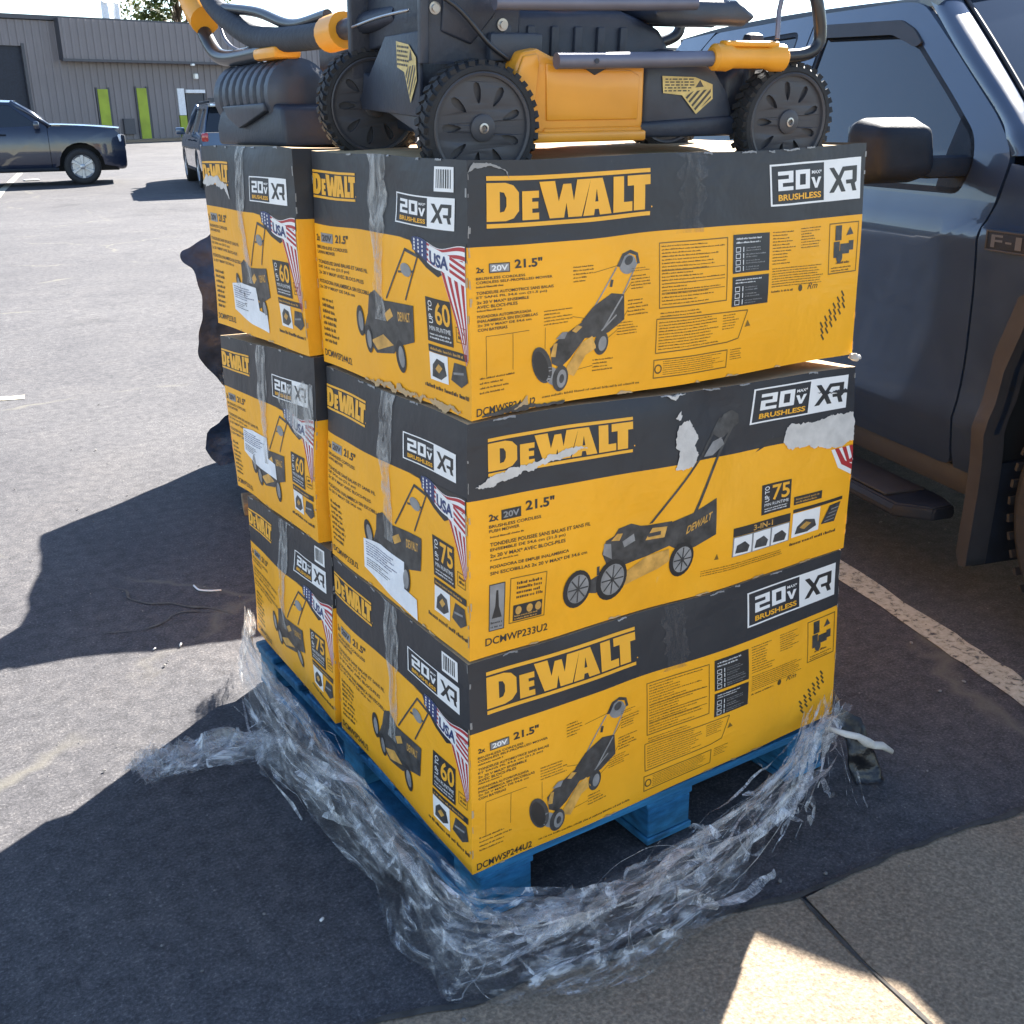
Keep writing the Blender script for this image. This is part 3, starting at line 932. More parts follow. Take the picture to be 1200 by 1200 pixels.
def long_side_text(F, seed, model, y=0):
    """the side with the labelled diagram"""
    p = "fine_print"
    F.text(p, "2x", .015, .578, .036, .600, 'p_black', 1, .03)
    F.rect(p, .040, .574, .082, .612, 'p_grey', 1); F.frame(p, .040, .574, .082, .612, .0015, 'p_black', 2)
    F.text(p, "20V", .045, .581, .078, .604, 'p_white', 2, .03, keep=False)
    F.text(p, '21.5"', .092, .585, .150, .622, 'p_black', 1, .03, keep=False)
    para(F, p, .014, .170, .566, .0155, ("BRUSHLESS CORDLESS", "CORDLESS SELF-PROPELLED MOWER"))
    F.small_print(p, .014, .517, .070, .530, 1, 'p_ink', 1, .55, seed + 2)
    para(F, p, .014, .172, .512, .018, ("TONDEUSE AUTOMOTRICE SANS BALAIS", "ET SANS FIL 54,6 cm (21,5 po)", "2x 20 V MAX* ENSEMBLE", "AVEC BLOCS-PILES"))
    F.small_print(p, .014, .425, .066, .437, 1, 'p_ink', 1, .55, seed + 2)
    para(F, p, .014, .138, .420, .017, ("PODADORA AUTOPROPULSADA", "INALAMBRICA SIN ESCOBILLAS", "2x 20 V MAX* DE 54,6 cm", "CON BATERIAS"))
    F.small_print(p, .016, .095, .090, .175, 4, 'p_ink', 0, .36, seed + 5)
    for (a, b, c, d, n) in ((.216, .500, .262, .575, 5), (.152, .335, .215, .405, 5), (.352, .440, .402, .505, 5), (.345, .330, .395, .405, 5),
                            (.320, .255, .375, .315, 5), (.265, .110, .312, .170, 4), (.352, .515, .402, .535, 2)):
        F.small_print(p, a, b, c, d, n, 'p_ink', 0, .42, seed + n + int(a * 99), rag=.45)
    for a, b in (((.262, .535), (.318, .552)), ((.215, .36), (.245, .345)), ((.352, .47), (.335, .43)), ((.345, .36), (.335, .33)),
                 ((.320, .28), (.290, .24)), ((.265, .14), (.225, .13)), ((.03, .17), (.03, .33)), ((.085, .18), (.085, .33)),
                 ((.03, .33), (.12, .33)), ((.155, .33), (.155, .24))):
        F.line(p, a, b, .001, 'p_line', 0)
    F.text(p, model, .010, .012, .135, .045, 'p_black', 1, .010, keep=False)
    F.small_print(p, .15, .030, .385, .046, 1, 'p_line', 0, .6, seed + 6, rag=.05)
    # boxes of rules and notes
    F.frame(p, .421, .345, .592, .628, .0022, 'p_line', 0)
    F.small_print(p, .428, .355, .585, .618, 18, 'p_ink', 0, .40, seed + 7, rag=.65)
    for yy in (.41, .45, .505): F.line(p, (.428, yy), (.585, yy), .0012, 'p_line', 0)
    o = [(.416, .155), (.416, .302), (.653, .290), (.632, .170), (.60, .160), (.50, .158)]
    for a, b in zip(o, o[1:] + o[:1]): F.line(p, a, b, .0022, 'p_line', 0)
    F.small_print(p, .422, .165, .575, .292, 10, 'p_ink', 0, .40, seed + 8, rag=.25)
    F.small_print(p, .585, .215, .635, .285, 6, 'p_ink', 0, .40, seed + 9, rag=.4)
    F.small_print(p, .425, .305, .54, .332, 2, 'p_ink', 0, .42, seed + 9, rag=.2)
    F.frame(p, .412, .045, .604, .128, .0022, 'p_line', 0)
    F.small_print(p, .436, .055, .598, .120, 7, 'p_ink', 0, .40, seed + 10, rag=.25)
    F.ell(p, .424, .085, .009, .009, 'p_ink', 0, hole=.7)
    F.small_print(p, .612, .075, .655, .128, 5, 'p_ink', 0, .4, seed + 3, rag=.4)
    spec_table(F, .606, .462, .708, .635, 4, seed)
    spec_table(F, .606, .312, .708, .446, 3, seed + 20)
    F.small_print(p, .718, .375, .878, .470, 8, 'p_ink', 0, .42, seed + 11, rag=.15)
    F.small_print(p, .718, .480, .790, .640, 11, 'p_ink', 0, .40, seed + 12, rag=.5)
    F.small_print(p, .806, .545, .868, .645, 8, 'p_ink', 0, .40, seed + 13, rag=.5)
    F.small_print(p, .718, .350, .790, .366, 1, 'p_ink', 0, .6, seed + 14, rag=.1)
    F.text(p, "Rm", .830, .352, .862, .382, 'p_black', 0, .0, shear=.4, keep=False)
    F.ell(p, .808, .362, .006, .007, 'p_ink', 0)
    F.frame(p, .895, .408, .990, .648, .0024, 'p_line', 0)
    for a in ((.915, .565, .935, .635), (.911, .485, .930, .560), (.932, .500, .962, .548), (.960, .515, .975, .560)):
        F.rect(p, *a, 'p_dark', 1)
    F.poly(p, [(.950, .585), (.962, .625), (.973, .590)], 'p_dark', 1); F.ell(p, .930, .487, .010, .012, 'p_dark', 2)
    F.small_print(p, .920, .452, .965, .468, 1, 'p_black', 1, .7, seed, rag=.1)
    F.small_print(p, .905, .416, .980, .444, 2, 'p_ink', 0, .5, seed + 15, rag=.3)
    for k in range(6):
        c = (.880 + .013 * k, .150 + .028 * k)
        for q in range(3):
            a0 = (c[0] + .010 * q * .3, c[1] - .03 * q + .03)
            F.line(p, a0, (a0[0] + .010, a0[1] - .028), .0045, 'p_ink', 0)
    F.poly(p, [(.648, .215), (.655, .245), (.664, .218)], 'p_line', 0)

def long_side_b(F, seed):
    """the side with the big side-on mower"""
    p = "fine_print"
    F.text(p, "2x", .040, .583, .064, .612, 'p_black', 1, .03)
    F.rect(p, .066, .580, .108, .622, 'p_black', 1); F.text(p, "20V", .070, .588, .104, .614, 'p_grey', 2, .03, keep=False)
    F.text(p, '21.5"', .118, .598, .182, .640, 'p_black', 1, .03, keep=False)
    para(F, p, .040, .152, .574, .019, ("BRUSHLESS CORDLESS", "PUSH MOWER"))
    para(F, p, .042, .268, .502, .024, ("TONDEUSE POUSSEE SANS BALAIS ET SANS FIL", "ENSEMBLE DE 54,6 cm (21,5 po)", "2x 20 V MAX* AVEC BLOCS-PILES"))
    para(F, p, .042, .262, .404, .026, ("PODADORA DE EMPUJE INALAMBRICA", "SIN ESCOBILLAS 2x 20 V MAX* DE 54,6 cm"))
    F.small_print(p, .042, .510, .120, .525, 1, 'p_ink', 0, .5, seed + 3); F.small_print(p, .042, .412, .120, .425, 1, 'p_ink', 0, .5, seed + 4)
    F.rect("spec_panel_print", .040, .110, .074, .314, 'p_grey', 1)
    F.frame("spec_panel_print", .040, .110, .074, .314, .0015, 'p_black', 2)
    F.poly("spec_panel_print", [(.046, .165), (.068, .165), (.061, .215), (.059, .285), (.055, .285), (.053, .215)], 'p_black', 2)
    F.small_print("spec_panel_print", .044, .118, .071, .155, 2, 'p_black', 2, .5, seed)
    F.frame("spec_panel_print", .085, .122, .168, .322, .0016, 'p_line', 1)
    F.small_print("spec_panel_print", .100, .225, .160, .305, 4, 'p_black', 1, .62, seed + 8, rag=.15)
    F.rect("spec_panel_print", .094, .130, .161, .200, 'p_black', 1)
    for k, a in enumerate((.106, .132, .152)): F.ell("spec_panel_print", a, .175, .007, .008, 'p_tan', 2)
    F.small_print("spec_panel_print", .097, .133, .158, .158, 2, 'p_tan', 2, .5, seed)
    F.text(p, "DCMWP233U2", .033, .048, .177, .082, 'p_black', 1, .010, keep=False)
    q = "mower_picture_print"
    # handle
    F.poly(q, [(.410, .425), (.418, .425), (.548, .70), (.600, .86), (.593, .86), (.540, .70)], 'p_dark', 1)
    F.poly(q, [(.520, .420), (.529, .420), (.600, .700), (.640, .83), (.632, .83), (.592, .700)], 'p_dark', 1)
    F.poly(q, [(.575, .79), (.605, .875), (.625, .89), (.645, .865), (.648, .825), (.628, .80), (.600, .76)], 'p_dark', 2)
    F.poly(q, [(.548, .69), (.575, .755), (.600, .77), (.608, .735), (.575, .69)], 'p_grey', 2)
    # bag, body, deck
    F.poly(q, [(.455, .405), (.52, .432), (.588, .482), (.590, .300), (.535, .262), (.500, .250), (.462, .300)], 'p_dark', 1)
    V, Fs, _ = text_mesh("DEWALT", .03)
    F.tri(q, [(.505 + .068 * x + .004 * y, .335 + .040 * y + .048 * x) for x, y in V], Fs, 'p_tan', 3)
    F.poly(q, [(.298, .335), (.306, .39), (.325, .405), (.335, .435), (.365, .445), (.388, .425), (.405, .42), (.468, .415), (.47, .30), (.405, .27), (.318, .245)], 'p_dark', 1)
    F.poly(q, [(.345, .205), (.372, .232), (.410, .272), (.464, .282), (.468, .222), (.440, .195), (.352, .150)], 'p_tan', 2)
    F.poly(q, [(.318, .385), (.332, .412), (.345, .408), (.338, .378)], 'p_tan', 2); F.poly(q, [(.345, .37), (.372, .395), (.376, .36), (.35, .34)], 'p_grey', 2)
    F.poly(q, [(.402, .350), (.418, .402), (.456, .395), (.450, .345)], 'p_tan', 2); F.rect(q, .408, .362, .440, .380, 'p_dark', 3)
    F.poly(q, [(.300, .33), (.302, .38), (.318, .372), (.322, .30)], 'p_grey', 2)
    F.poly(q, [(.255, .175), (.262, .215), (.30, .245), (.335, .25), (.335, .175), (.29, .155)], 'p_dark', 1)
    F.line(q, (.292, .24), (.291, .28), .006, 'p_dark', 1)
    for cx, cy, r in ((.243, .200, .036), (.326, .200, .040), (.500, .212, .035)):
        F.ell(q, cx, cy, r * .92, r * 1.05, 'p_black', 3)
        F.ell(q, cx + .002, cy, r * .70, r * .80, 'p_grey', 4)
        for k in range(8):
            a = k * math.pi / 4
            F.line(q, (cx + .002, cy), (cx + .002 + math.cos(a) * r * .66 / F.W, cy + math.sin(a) * r * .75 / F.H), .003, 'p_dark', 5)
    # lower right panels
    amount(F, .722, .335, .812, .488, "75")
    s = "spec_panel_print"
    F.rect(s, .823, .342, .906, .386, 'p_black', 1); F.small_print(s, .828, .347, .900, .380, 2, 'p_tan', 2, .55, seed, rag=.15)
    F.rect(s, .640, .262, .815, .306, 'p_black', 1); F.text(s, "3-IN-1", .70, .270, .76, .298, 'p_tan', 2, .02, keep=False)
    F.rect(s, .640, .158, .815, .260, 'p_grey', 1)
    for k in range(3):
        F.rect(s, .643 + .058 * k, .162, .696 + .058 * k, .256, 'p_white', 2)
        F.poly(s, [(.648 + .058 * k, .175), (.652 + .058 * k, .215), (.675 + .058 * k, .228), (.690 + .058 * k, .20), (.685 + .058 * k, .17)], 'p_dark', 3)
    F.rect(s, .823, .300, .975, .318, 'p_black', 1)
    F.rect(s, .823, .165, .905, .296, 'p_white', 1)
    F.poly(s, [(.832, .18), (.838, .22), (.86, .25), (.89, .235), (.897, .195), (.87, .175)], 'p_dark', 2); F.poly(s, [(.845, .21), (.865, .235), (.88, .22), (.86, .195)], 'p_tan', 3)
    F.poly(s, [(.912, .19), (.935, .285), (.970, .290), (.955, .185)], 'p_dark', 2)
    for k in range(4): F.line(s, (.922 + .006 * k, .20 + .02 * k), (.952 + .004 * k, .205 + .02 * k), .002, 'p_grey', 3)
    F.small_print(s, .82, .118, .965, .140, 1, 'p_black', 1, .7, seed, rag=.02)
    F.small_print(p, .56, .090, .80, .125, 3, 'p_line', 0, .5, seed + 5, rag=.05)
    F.poly(p, [(.592, .165), (.598, .195), (.604, .165)], 'p_line', 0)

def flag(F, s0, t0, s1, t1, drop, part="flag_print"):
    """waving flag with USA across it and a tail of stripes that runs down the right edge"""
    w = s1 - s0; h = t1 - t0
    n = 16
    top = lambda x: t1 - h * (.06 + .10 * x) + h * .09 * math.sin(x * 7.5 + .6)
    wave = lambda x: h * .06 * math.sin(x * 8 + 1.2)
    bot = lambda x: t1 - h * (.42 + .62 * x) + wave(x)
    def band(a, b, x0, x1, mat, layer):
        ps = []
        for k in range(n + 1):
            x = x0 + (x1 - x0) * k / n
            ps.append((s0 + w * x, bot(x) + (top(x) - bot(x)) * b))
        for k in range(n, -1, -1):
            x = x0 + (x1 - x0) * k / n
            ps.append((s0 + w * x, bot(x) + (top(x) - bot(x)) * a))
        F.poly(part, ps[::-1], mat, layer)
    band(0, 1, 0, 1, 'p_white', 1)
    for k in range(4): band(.10 + .25 * k, .22 + .25 * k, .30, 1, 'p_red', 2)
    band(.0, 1, 0, .31, 'p_blue', 3)
    rng = random.Random(3)
    for i in range(3):
        for j in range(4):
            x = .05 + .085 * i
            F.ell(part, s0 + w * x, bot(x) + (top(x) - bot(x)) * (.16 + .22 * j), .0026, .0026, 'p_white', 4, n=6)
    # USA block over white
    F.poly(part, [(s0 + w * .34, bot(.34) + h * .10), (s0 + w * 1.0, bot(1) - h * .10), (s0 + w * 1.0, bot(1) + h * .52), (s0 + w * .36, bot(.36) + h * .55)], 'p_white', 3)
    V, Fs, _ = text_mesh("USA", .035)
    F.tri(part, [(s0 + w * (.37 + .37 * x), bot(.37 + .37 * x) + h * (.07 + .36 * y)) for x, y in V], Fs, 'p_blue', 5)
    for k in range(3):
        F.poly(part, [(s0 + w * .76, bot(.76) + h * (.05 + .17 * k)), (s0 + w, bot(1) + h * (.0 + .17 * k)), (s0 + w, bot(1) + h * (.09 + .17 * k)), (s0 + w * .76, bot(.76) + h * (.14 + .17 * k))], 'p_red', 4)
    # the tail
    m = 12
    def tail(a, b, mat, layer):
        l, r = [], []
        for k in range(m + 1):
            y = k / m
            xl = .50 + .46 * y ** .8; xr = 1.0
            yy = t1 - h * (.95 + .05) - drop * y + h * .55 * (1 - y)
            l.append((s0 + w * (xl + (xr - xl) * a), yy - .03 * y * (1 - a)))
            r.append((s0 + w * (xl + (xr - xl) * b), yy - .03 * y * (1 - b)))
        F.poly(part, l + r[::-1], mat, layer)
    tail(0, 1, 'p_white', 0)
    for k in range(4): tail(.02 + .26 * k, .15 + .26 * k, 'p_red', 1)

def short_side(F, num, seed, label=False, barcode=False, drop=.25, model="DCMWP233U2"):
    logo(F, .004, .795, .340, .918)
    badge(F, .606, .735, .942, .858)
    if barcode:
        p = "barcode_print"
        F.rect(p, .835, .880, .935, .972, 'p_white', 1)
        rng = random.Random(seed)
        x = .845
        while x < .922:
            w = rng.uniform(.003, .008); F.rect(p, x, .893, x + w, .962, 'p_black', 2); x += w + rng.uniform(.003, .007)
    F.poly("flag_print", [(.64, .676), (.995, .690), (.995, .62), (.86, .545), (.79, .575), (.735, .615), (.70, .672)], 'p_black', 0)
    flag(F, .715, .545, .990, .690, drop)
    amount(F, .775, .275, .915, .455, num)
    F.frame("fine_print", .932, .300, .982, .362, .0016, 'p_line', 0); F.small_print("fine_print", .942, .312, .975, .350, 2, 'p_ink', 0, .7, seed)
    s = "spec_panel_print"
    F.rect(s, .775, .232, .985, .262, 'p_black', 1); F.small_print(s, .785, .238, .965, .256, 1, 'p_tan', 2, .6, seed, rag=.1)
    F.rect(s, .778, .115, .880, .230, 'p_white', 1)
    F.poly(s, [(.79, .13), (.795, .18), (.82, .21), (.86, .20), (.872, .15), (.84, .125)], 'p_dark', 2); F.poly(s, [(.81, .165), (.83, .19), (.85, .175), (.83, .15)], 'p_tan', 3)
    F.poly(s, [(.895, .14), (.915, .215), (.975, .215), (.985, .150), (.95, .12)], 'p_dark', 1); F.line(s, (.91, .17), (.965, .18), .004, 'p_grey', 2)
    F.small_print("fine_print", .74, .072, .99, .098, 1, 'p_black', 1, .65, seed, rag=.05)
    p = "fine_print"
    F.text(p, "2x", .018, .598, .045, .630, 'p_black', 1, .03)
    F.rect(p, .055, .595, .150, .640, 'p_grey', 1); F.text(p, "20V", .065, .602, .14, .632, 'p_black', 2, .03, keep=False)
    F.text(p, '21.5"', .170, .600, .275, .640, 'p_black', 1, .03, keep=False)
    para(F, p, .02, .27, .586, .024, ("BRUSHLESS CORDLESS", "LAWN MOWER"))
    para(F, p, .02, .42, .516, .026, ("TONDEUSE SANS BALAIS ET SANS FIL", "DE 54,6 cm (21,5 po)", "2x 20 V MAX* AVEC BLOCS-PILES"))
    para(F, p, .02, .45, .422, .028, ("PODADORA INALAMBRICA SIN ESCOBILLAS", "2x 20 V MAX* DE 54,6 cm"))
    F.small_print(p, .03, .10, .15, .33, 8, 'p_ink', 1, .55, seed + 4, rag=.3)
    F.text(p, model, .02, .035, .24, .068, 'p_black', 1, .010, keep=False)
    q = "mower_picture_print"
    for a, b in (((.535, .40), (.668, .632)), ((.655, .415), (.742, .612))):
        F.line(q, a, b, .0042, 'p_dark', 1)
    F.line(q, (.665, .63), (.745, .612), .006, 'p_dark', 1); F.ell(q, .668, .545, .020, .012, 'p_grey', 2, -.15); F.line(q, (.62, .53), (.715, .545), .004, 'p_dark', 1)
    F.poly(q, [(.40, .30), (.42, .40), (.46, .425), (.52, .385), (.53, .35), (.50, .28)], 'p_dark', 1)
    F.poly(q, [(.495, .385), (.700, .400), (.690, .245), (.600, .210), (.530, .235), (.49, .30)], 'p_dark', 2)
    F.poly(q, [(.515, .33), (.555, .36), (.57, .33), (.53, .30)], 'p_tan', 3)
    V, Fs, _ = text_mesh("DEWALT", .03)
    F.tri(q, [(.60 + .075 * x, .315 + .04 * y + .01 * x) for x, y in V], Fs, 'p_tan', 3)
    F.poly(q, [(.36, .22), (.40, .31), (.50, .29), (.60, .22), (.56, .17), (.45, .15)], 'p_dark', 1)
    F.poly(q, [(.42, .20), (.50, .24), (.56, .205), (.46, .165)], 'p_tan', 2)
    for cx, cy, r in ((.345, .270, .030), (.40, .20, .027), (.60, .165, .030)):
        F.ell(q, cx, cy, r * .6, r, 'p_black', 3, .1); F.ell(q, cx + .004, cy, r * .36, r * .66, 'p_grey', 4, .1)
    # packing tape down the middle
    tape(F, .445, .30, .545, 1.0, seed)
    if label:
        a, b = label
        L = "shipping_label"
        F.poly(L, [(a, b + .02), (a + .005, b + .17), (a + .13, b + .19), (a + .29, b + .18), (a + .295, b + .055), (a + .37, b + .04), (a + .375, b - .055), (a + .2, b - .03)], 'label', 4)
        F.small_print(L, a + .02, b + .09, a + .26, b + .165, 6, 'p_blue', 5, .5, seed, rag=.4)
        F.small_print(L, a + .02, b + .035, a + .20, b + .08, 4, 'p_black', 5, .5, seed + 1, rag=.5)

def tape(F, s0, t0, s1, t1, seed, mat='tape'):
    rng = random.Random(seed)
    l, r = [], []
    for k in range(15):
        y = t0 + (t1 - t0) * k / 14
        j = .012
        l.append((s0 + rng.uniform(-j, j) + (.02 if y < .66 else 0), y)); r.append((s1 + rng.uniform(-j, j) - (.02 if y < .66 else 0), y))
    F.poly("tape_strip#%d" % len(F.parts), (r + l[::-1])[::-1], mat, 6)

def torn(F, pts, seed, mat='paper', part="torn_patch", layer=5, amp=.007):
    """ragged patch where the printed face has been pulled off"""
    rng = random.Random(seed)
    out = []
    for (a, b), (c, d) in zip(pts, pts[1:] + pts[:1]):
        n = max(2, int(math.hypot((c - a) * F.W, (d - b) * F.H) / .0035))
        for k in range(n):
            t = k / n
            q = Vector(((a + (c - a) * t) * F.W * 45 + seed * 7.3, (b + (d - b) * t) * F.H * 45, seed))
            wob = noise.noise_vector(q) * amp * 1.5
            out.append((a + (c - a) * t + (wob.x + rng.uniform(-amp, amp) * .22), b + (d - b) * t + (wob.y + rng.uniform(-amp, amp) * .35) * 1.8))
    if part != "edge_wear":
        part = part + "#%d" % len(F.parts)
    F.poly(part, out, mat, layer)

BAND = .677
def carton_body(name, C, seed, parent, O, dips=(), open_top=False):
    """C holds the eight corners; returns the two printed faces"""
    tF, tR, tB, bF, bR, bB = [Vector(C[k]) for k in ('tF', 'tR', 'tB', 'bF', 'bR', 'bB')]
    tE = tR + tB - tF; bE = bR + bB - bF
    fr = Face(bF, bR, tF, tR, .010, seed)
    fl = Face(bB, bF, tB, tF, .009, seed + 3)
    fe = Face(bR, bE, tR, tE, .006, seed + 5)
    fk = Face(bE, bB, tE, tB, .006, seed + 7)
    ft = Face(tF, tR, tB, tE, -.004, seed + 9)
    fb = Face(bB, bE, bF, bR, .002, seed + 11)
    ft.dips = list(dips)
    V, Fc, I = [], [], []
    for f, band in ((fr, 1), (fl, 1), (fe, 1), (fk, 1), (ft, 0), (fb, 0)):
        nu = max(4, int(f.W / .021))
        rows = sorted([i / 20 for i in range(21) if abs(i / 20 - BAND) > .015] + [BAND]) if band else [i / 20 for i in range(21)]
        k = len(V)
        for t in rows:
            for i in range(nu + 1):
                V.append(f.at(i / nu, t) - O)
        for j in range(len(rows) - 1):
            for i in range(nu):
                Fc.append((k + j * (nu + 1) + i, k + j * (nu + 1) + i + 1, k + (j + 1) * (nu + 1) + i + 1, k + (j + 1) * (nu + 1) + i))
                I.append((1 if rows[j] >= BAND - 1e-6 else 0) if band else 2)
    mesh_obj("carton_shell", V, Fc, [M['yellow'], M['black'], M['kraft']], parent, I, True)
    return fr, fl, fe, fk, ft

def flush_prints(parent, O, *faces):
    for F in faces:
        for part, (V, Fc, I) in F.parts.items():
            used = sorted(set(I))
            o = mesh_obj(part.split('#')[0], [v - O for v in V], Fc, [M[MATS[i]] for i in used], parent, [used.index(i) for i in I])
            if part.split('#')[0] in ('fine_print', 'edge_wear', 'barcode_print', 'spec_panel_print', 'runtime_badge_print', 'flag_print', 'mower_picture_print'):
                o['kind'] = 'stuff'

CART = {
 'front2': dict(tF=(.047, .059, 1.457), tR=(1.025, .070, 1.459), tB=(.048, .686, 1.463), bF=(.037, .042, 1.029), bR=(1.014, .047, 1.022), bB=(.033, .667, 1.025)),
 'front1': dict(tF=(.030, .044, 1.024), tR=(1.011, .032, .997), tB=(.034, .662, 1.015), bF=(.001, .021, .578), bR=(1.001, .009, .575), bB=(.013, .649, .587)),
 'front0': dict(tF=(-.003, .020, .573), tR=(.996, .011, .570), tB=(.012, .647, .582), bF=(-.017, -.006, .134), bR=(1.004, -.001, .148), bB=(-.003, .629, .141)),
 'rear2': dict(tF=(.013, .701, 1.467), tR=(1.001, .704, 1.460), tB=(.025, 1.309, 1.464), bF=(.007, .684, 1.037), bR=(.987, .682, 1.024), bB=(.008, 1.290, 1.025)),
 'rear1': dict(tF=(.015, .681, 1.033), tR=(.987, .682, 1.018), tB=(.006, 1.277, .993), bF=(-.007, .677, .607), bR=(.968, .656, .578), bB=(.007, 1.263, .584)),
 'rear0': dict(tF=(.012, .656, .590), tR=(.968, .656, .574), tB=(.021, 1.237, .557), bF=(-.013, .643, .147), bR=(.960, .641, .140), bB=(.016, 1.246, .149)),
}
LAB = {
 'front2': "top front carton with a 60 minute badge and labelled mower diagram, under the wheels",
 'front1': "middle front carton with torn white patches and a big side-on mower picture",
 'front0': "bottom front carton, low on the blue pallet, with clean labelled mower diagram",
 'rear2': "top rear carton with a white shipping label and ripped lettering on its short end",
 'rear1': "middle rear carton with a flap of film over its flag and badge",
 'rear0': "bottom rear carton resting on the back of the blue pallet beside bunched film",
}
for key, C in CART.items():
    O = (Vector(C['bF']) + Vector(C['bR']) + Vector(C['bB'])) / 3
    O = Vector((.5, .33 if key[0] == 'f' else .97, C['bF'][2]))
    root = tag(empty("mower_carton", O), LAB[key], "carton", "mower cartons stacked on the blue pallet")
    sd = sum(map(ord, key))
    dips = [(.165, .22, .13, .06), (.84, .14, .13, .06)] if key == 'front2' else []
    fr, fl, fe, fk, ft = carton_body("carton", C, sd, root, O, dips)
    if key in ('front2', 'front0'):
        logo(fr, .037, .746, .396, .941)
        badge(fr, .706, .750, .984, .937, .004 if key == 'front2' else .0)
        mower_top_view(fr)
        long_side_text(fr, sd, "DCMWSP244U2")
    elif key == 'front1':
        logo(fr, .041, .768, .362, .926)
        badge(fr, .687, .800, .976, .965, -.008)
        long_side_b(fr, sd)
        fr.poly("flag_print", [(.70, .66), (.735, .71), (1, .735), (1, .62), (.78, .62)][:3] + [(.735, .684)], 'p_black', 0)
        for k in range(3):
            fr.poly("flag_print", [(.925 + .024 * k, .592), (.937 + .024 * k, .592), (.962 + .020 * k, .50), (.997, .455 + .04 * k), (.997, .428 + .045 * k), (.950 + .020 * k, .485)], 'p_white', 1)
            fr.poly("flag_print", [(.936 + .024 * k, .592), (.949 + .024 * k, .592), (.972 + .015 * k, .515), (.998, .485 + .04 * k), (.998, .455 + .04 * k), (.960 + .020 * k, .50)], 'p_red', 2)
        torn(fr, [(.478, .845), (.500, .880), (.522, .840), (.527, .70), (.520, .660), (.497, .640), (.474, .665), (.478, .74), (.466, .80)], 1)
        torn(fr, [(.782, .735), (.80, .762), (.87, .755), (.915, .775), (.995, .770), (.998, .61), (.93, .605), (.86, .635), (.80, .652), (.785, .68)], 2)
        torn(fr, [(.010, .735), (.060, .775), (.150, .800), (.230, .835), (.262, .828), (.20, .795), (.14, .770), (.09, .745), (.03, .72)], 3)
        torn(fr, [(.475, .90), (.485, .925), (.49, .90), (.482, .88)], 4); torn(fr, [(.45, .985), (.47, .995), (.50, .997), (.465, .975)], 5)
        torn(fr, [(.895, .955), (.93, .925), (.99, .915), (.992, .86), (.95, .87), (.90, .885), (.875, .90)][3:] + [(.985, .885)], 6, 'black')
    lbl = {'front1': (.300, .060), 'rear2': (.25, .10), 'rear1': (.22, .28)}.get(key)
    short_side(fl, {'front2': "60", 'front1': "75", 'front0': "60", 'rear2': "60", 'rear1': "60", 'rear0': "75"}[key], sd, lbl,
               key in ('front2', 'front0', 'rear0'), .30 if '2' in key else .18, "DCMWSP244U2" if key in ('front2', 'front0') else "DCMWP233U2")
    # clear tape over the middle of the long side, wear along the edges
    if key != 'front1':
        tape(fr, .470, .66, .528, .995, sd, 'tape_dim')
    rng = random.Random(sd)
    for F in (fr, fl):
        for k in range(12):      # rubbed edges
            y = rng.uniform(.02, .96); h = rng.uniform(.01, .05); s = rng.choice((0, 1))
            e = .0022 / F.W * rng.uniform(.5, 2.2)
            torn(F, [(s - e if s else 0, y), (1 if s else e, y), (1 if s else e, min(1, y + h)), (s - e if s else 0, min(1, y + h))], k, 'kraft' if y < .66 else 'p_grey', "edge_wear", 3, .0012)
        for k in range(5):
            x = rng.uniform(.03, .9); w = rng.uniform(.01, .05)
            torn(F, [(x, 0), (x + w, 0), (x + w * .8, .006), (x + w * .2, .009)], k, 'kraft', "edge_wear", 3, .003)
            x = rng.uniform(.03, .9)
            torn(F, [(x, .994), (x + w, .991), (x + w, 1), (x, 1)], k + 30, 'p_grey', "edge_wear", 3, .003)
    if key == 'front2':
        torn(fr, [(.02, .0), (.03, .012), (.07, .020), (.10, .035), (.12, .02), (.145, .012), (.20, .010), (.20, 0)], 8, 'p_dark', "torn_patch", 5, .004)
        torn(fr, [(.085, .012), (.105, .030), (.118, .055), (.120, .02)], 9, 'kraft', "torn_patch", 6, .003)
        torn(fl, [(.36, .0), (.42, .02), (.55, .035), (.70, .015), (.80, .03), (.92, .02), (.95, 0)], 11, 'kraft', "torn_patch", 5, .010)
        torn(fr, [(.0, .955), (.01, .99), (.055, .985), (.08, .955), (.085, .93), (.075, .965), (.05, .975), (.015, .97)], 12, 'p_grey', "torn_patch", 5, .003)
    if key == 'rear2':
        torn(fl, [(.0, .80), (.05, .84), (.20, .835), (.32, .80), (.36, .73), (.30, .77), (.15, .795), (.05, .785)], 13)
    if key == 'rear1':
        torn(fl, [(.66, .74), (.70, .80), (.90, .86), (.99, .86), (.99, .60), (.93, .52), (.86, .56), (.78, .60)], 14, 'tape', "tape_strip", 7)
    flush_prints(root, O, fr, fl)

# a folded white scrap of film or paper caught at the right end between two cartons
sv = []
bm = bmesh.new()
bmesh.ops.create_icosphere(bm, subdivisions=3, radius=1)
for v in bm.verts:
    p = v.co.copy()
    v.co = Vector((1.008, .035, 1.018)) + Vector((p.x * .009, p.y * .014, p.z * .008)) * (1 + .5 * noise.noise(p * 2.4))
tag(bm_obj("paper_scrap", bm, M['paper'], None, True), "crumpled white scrap pinched between the top and middle front cartons at their right end", "scrap")

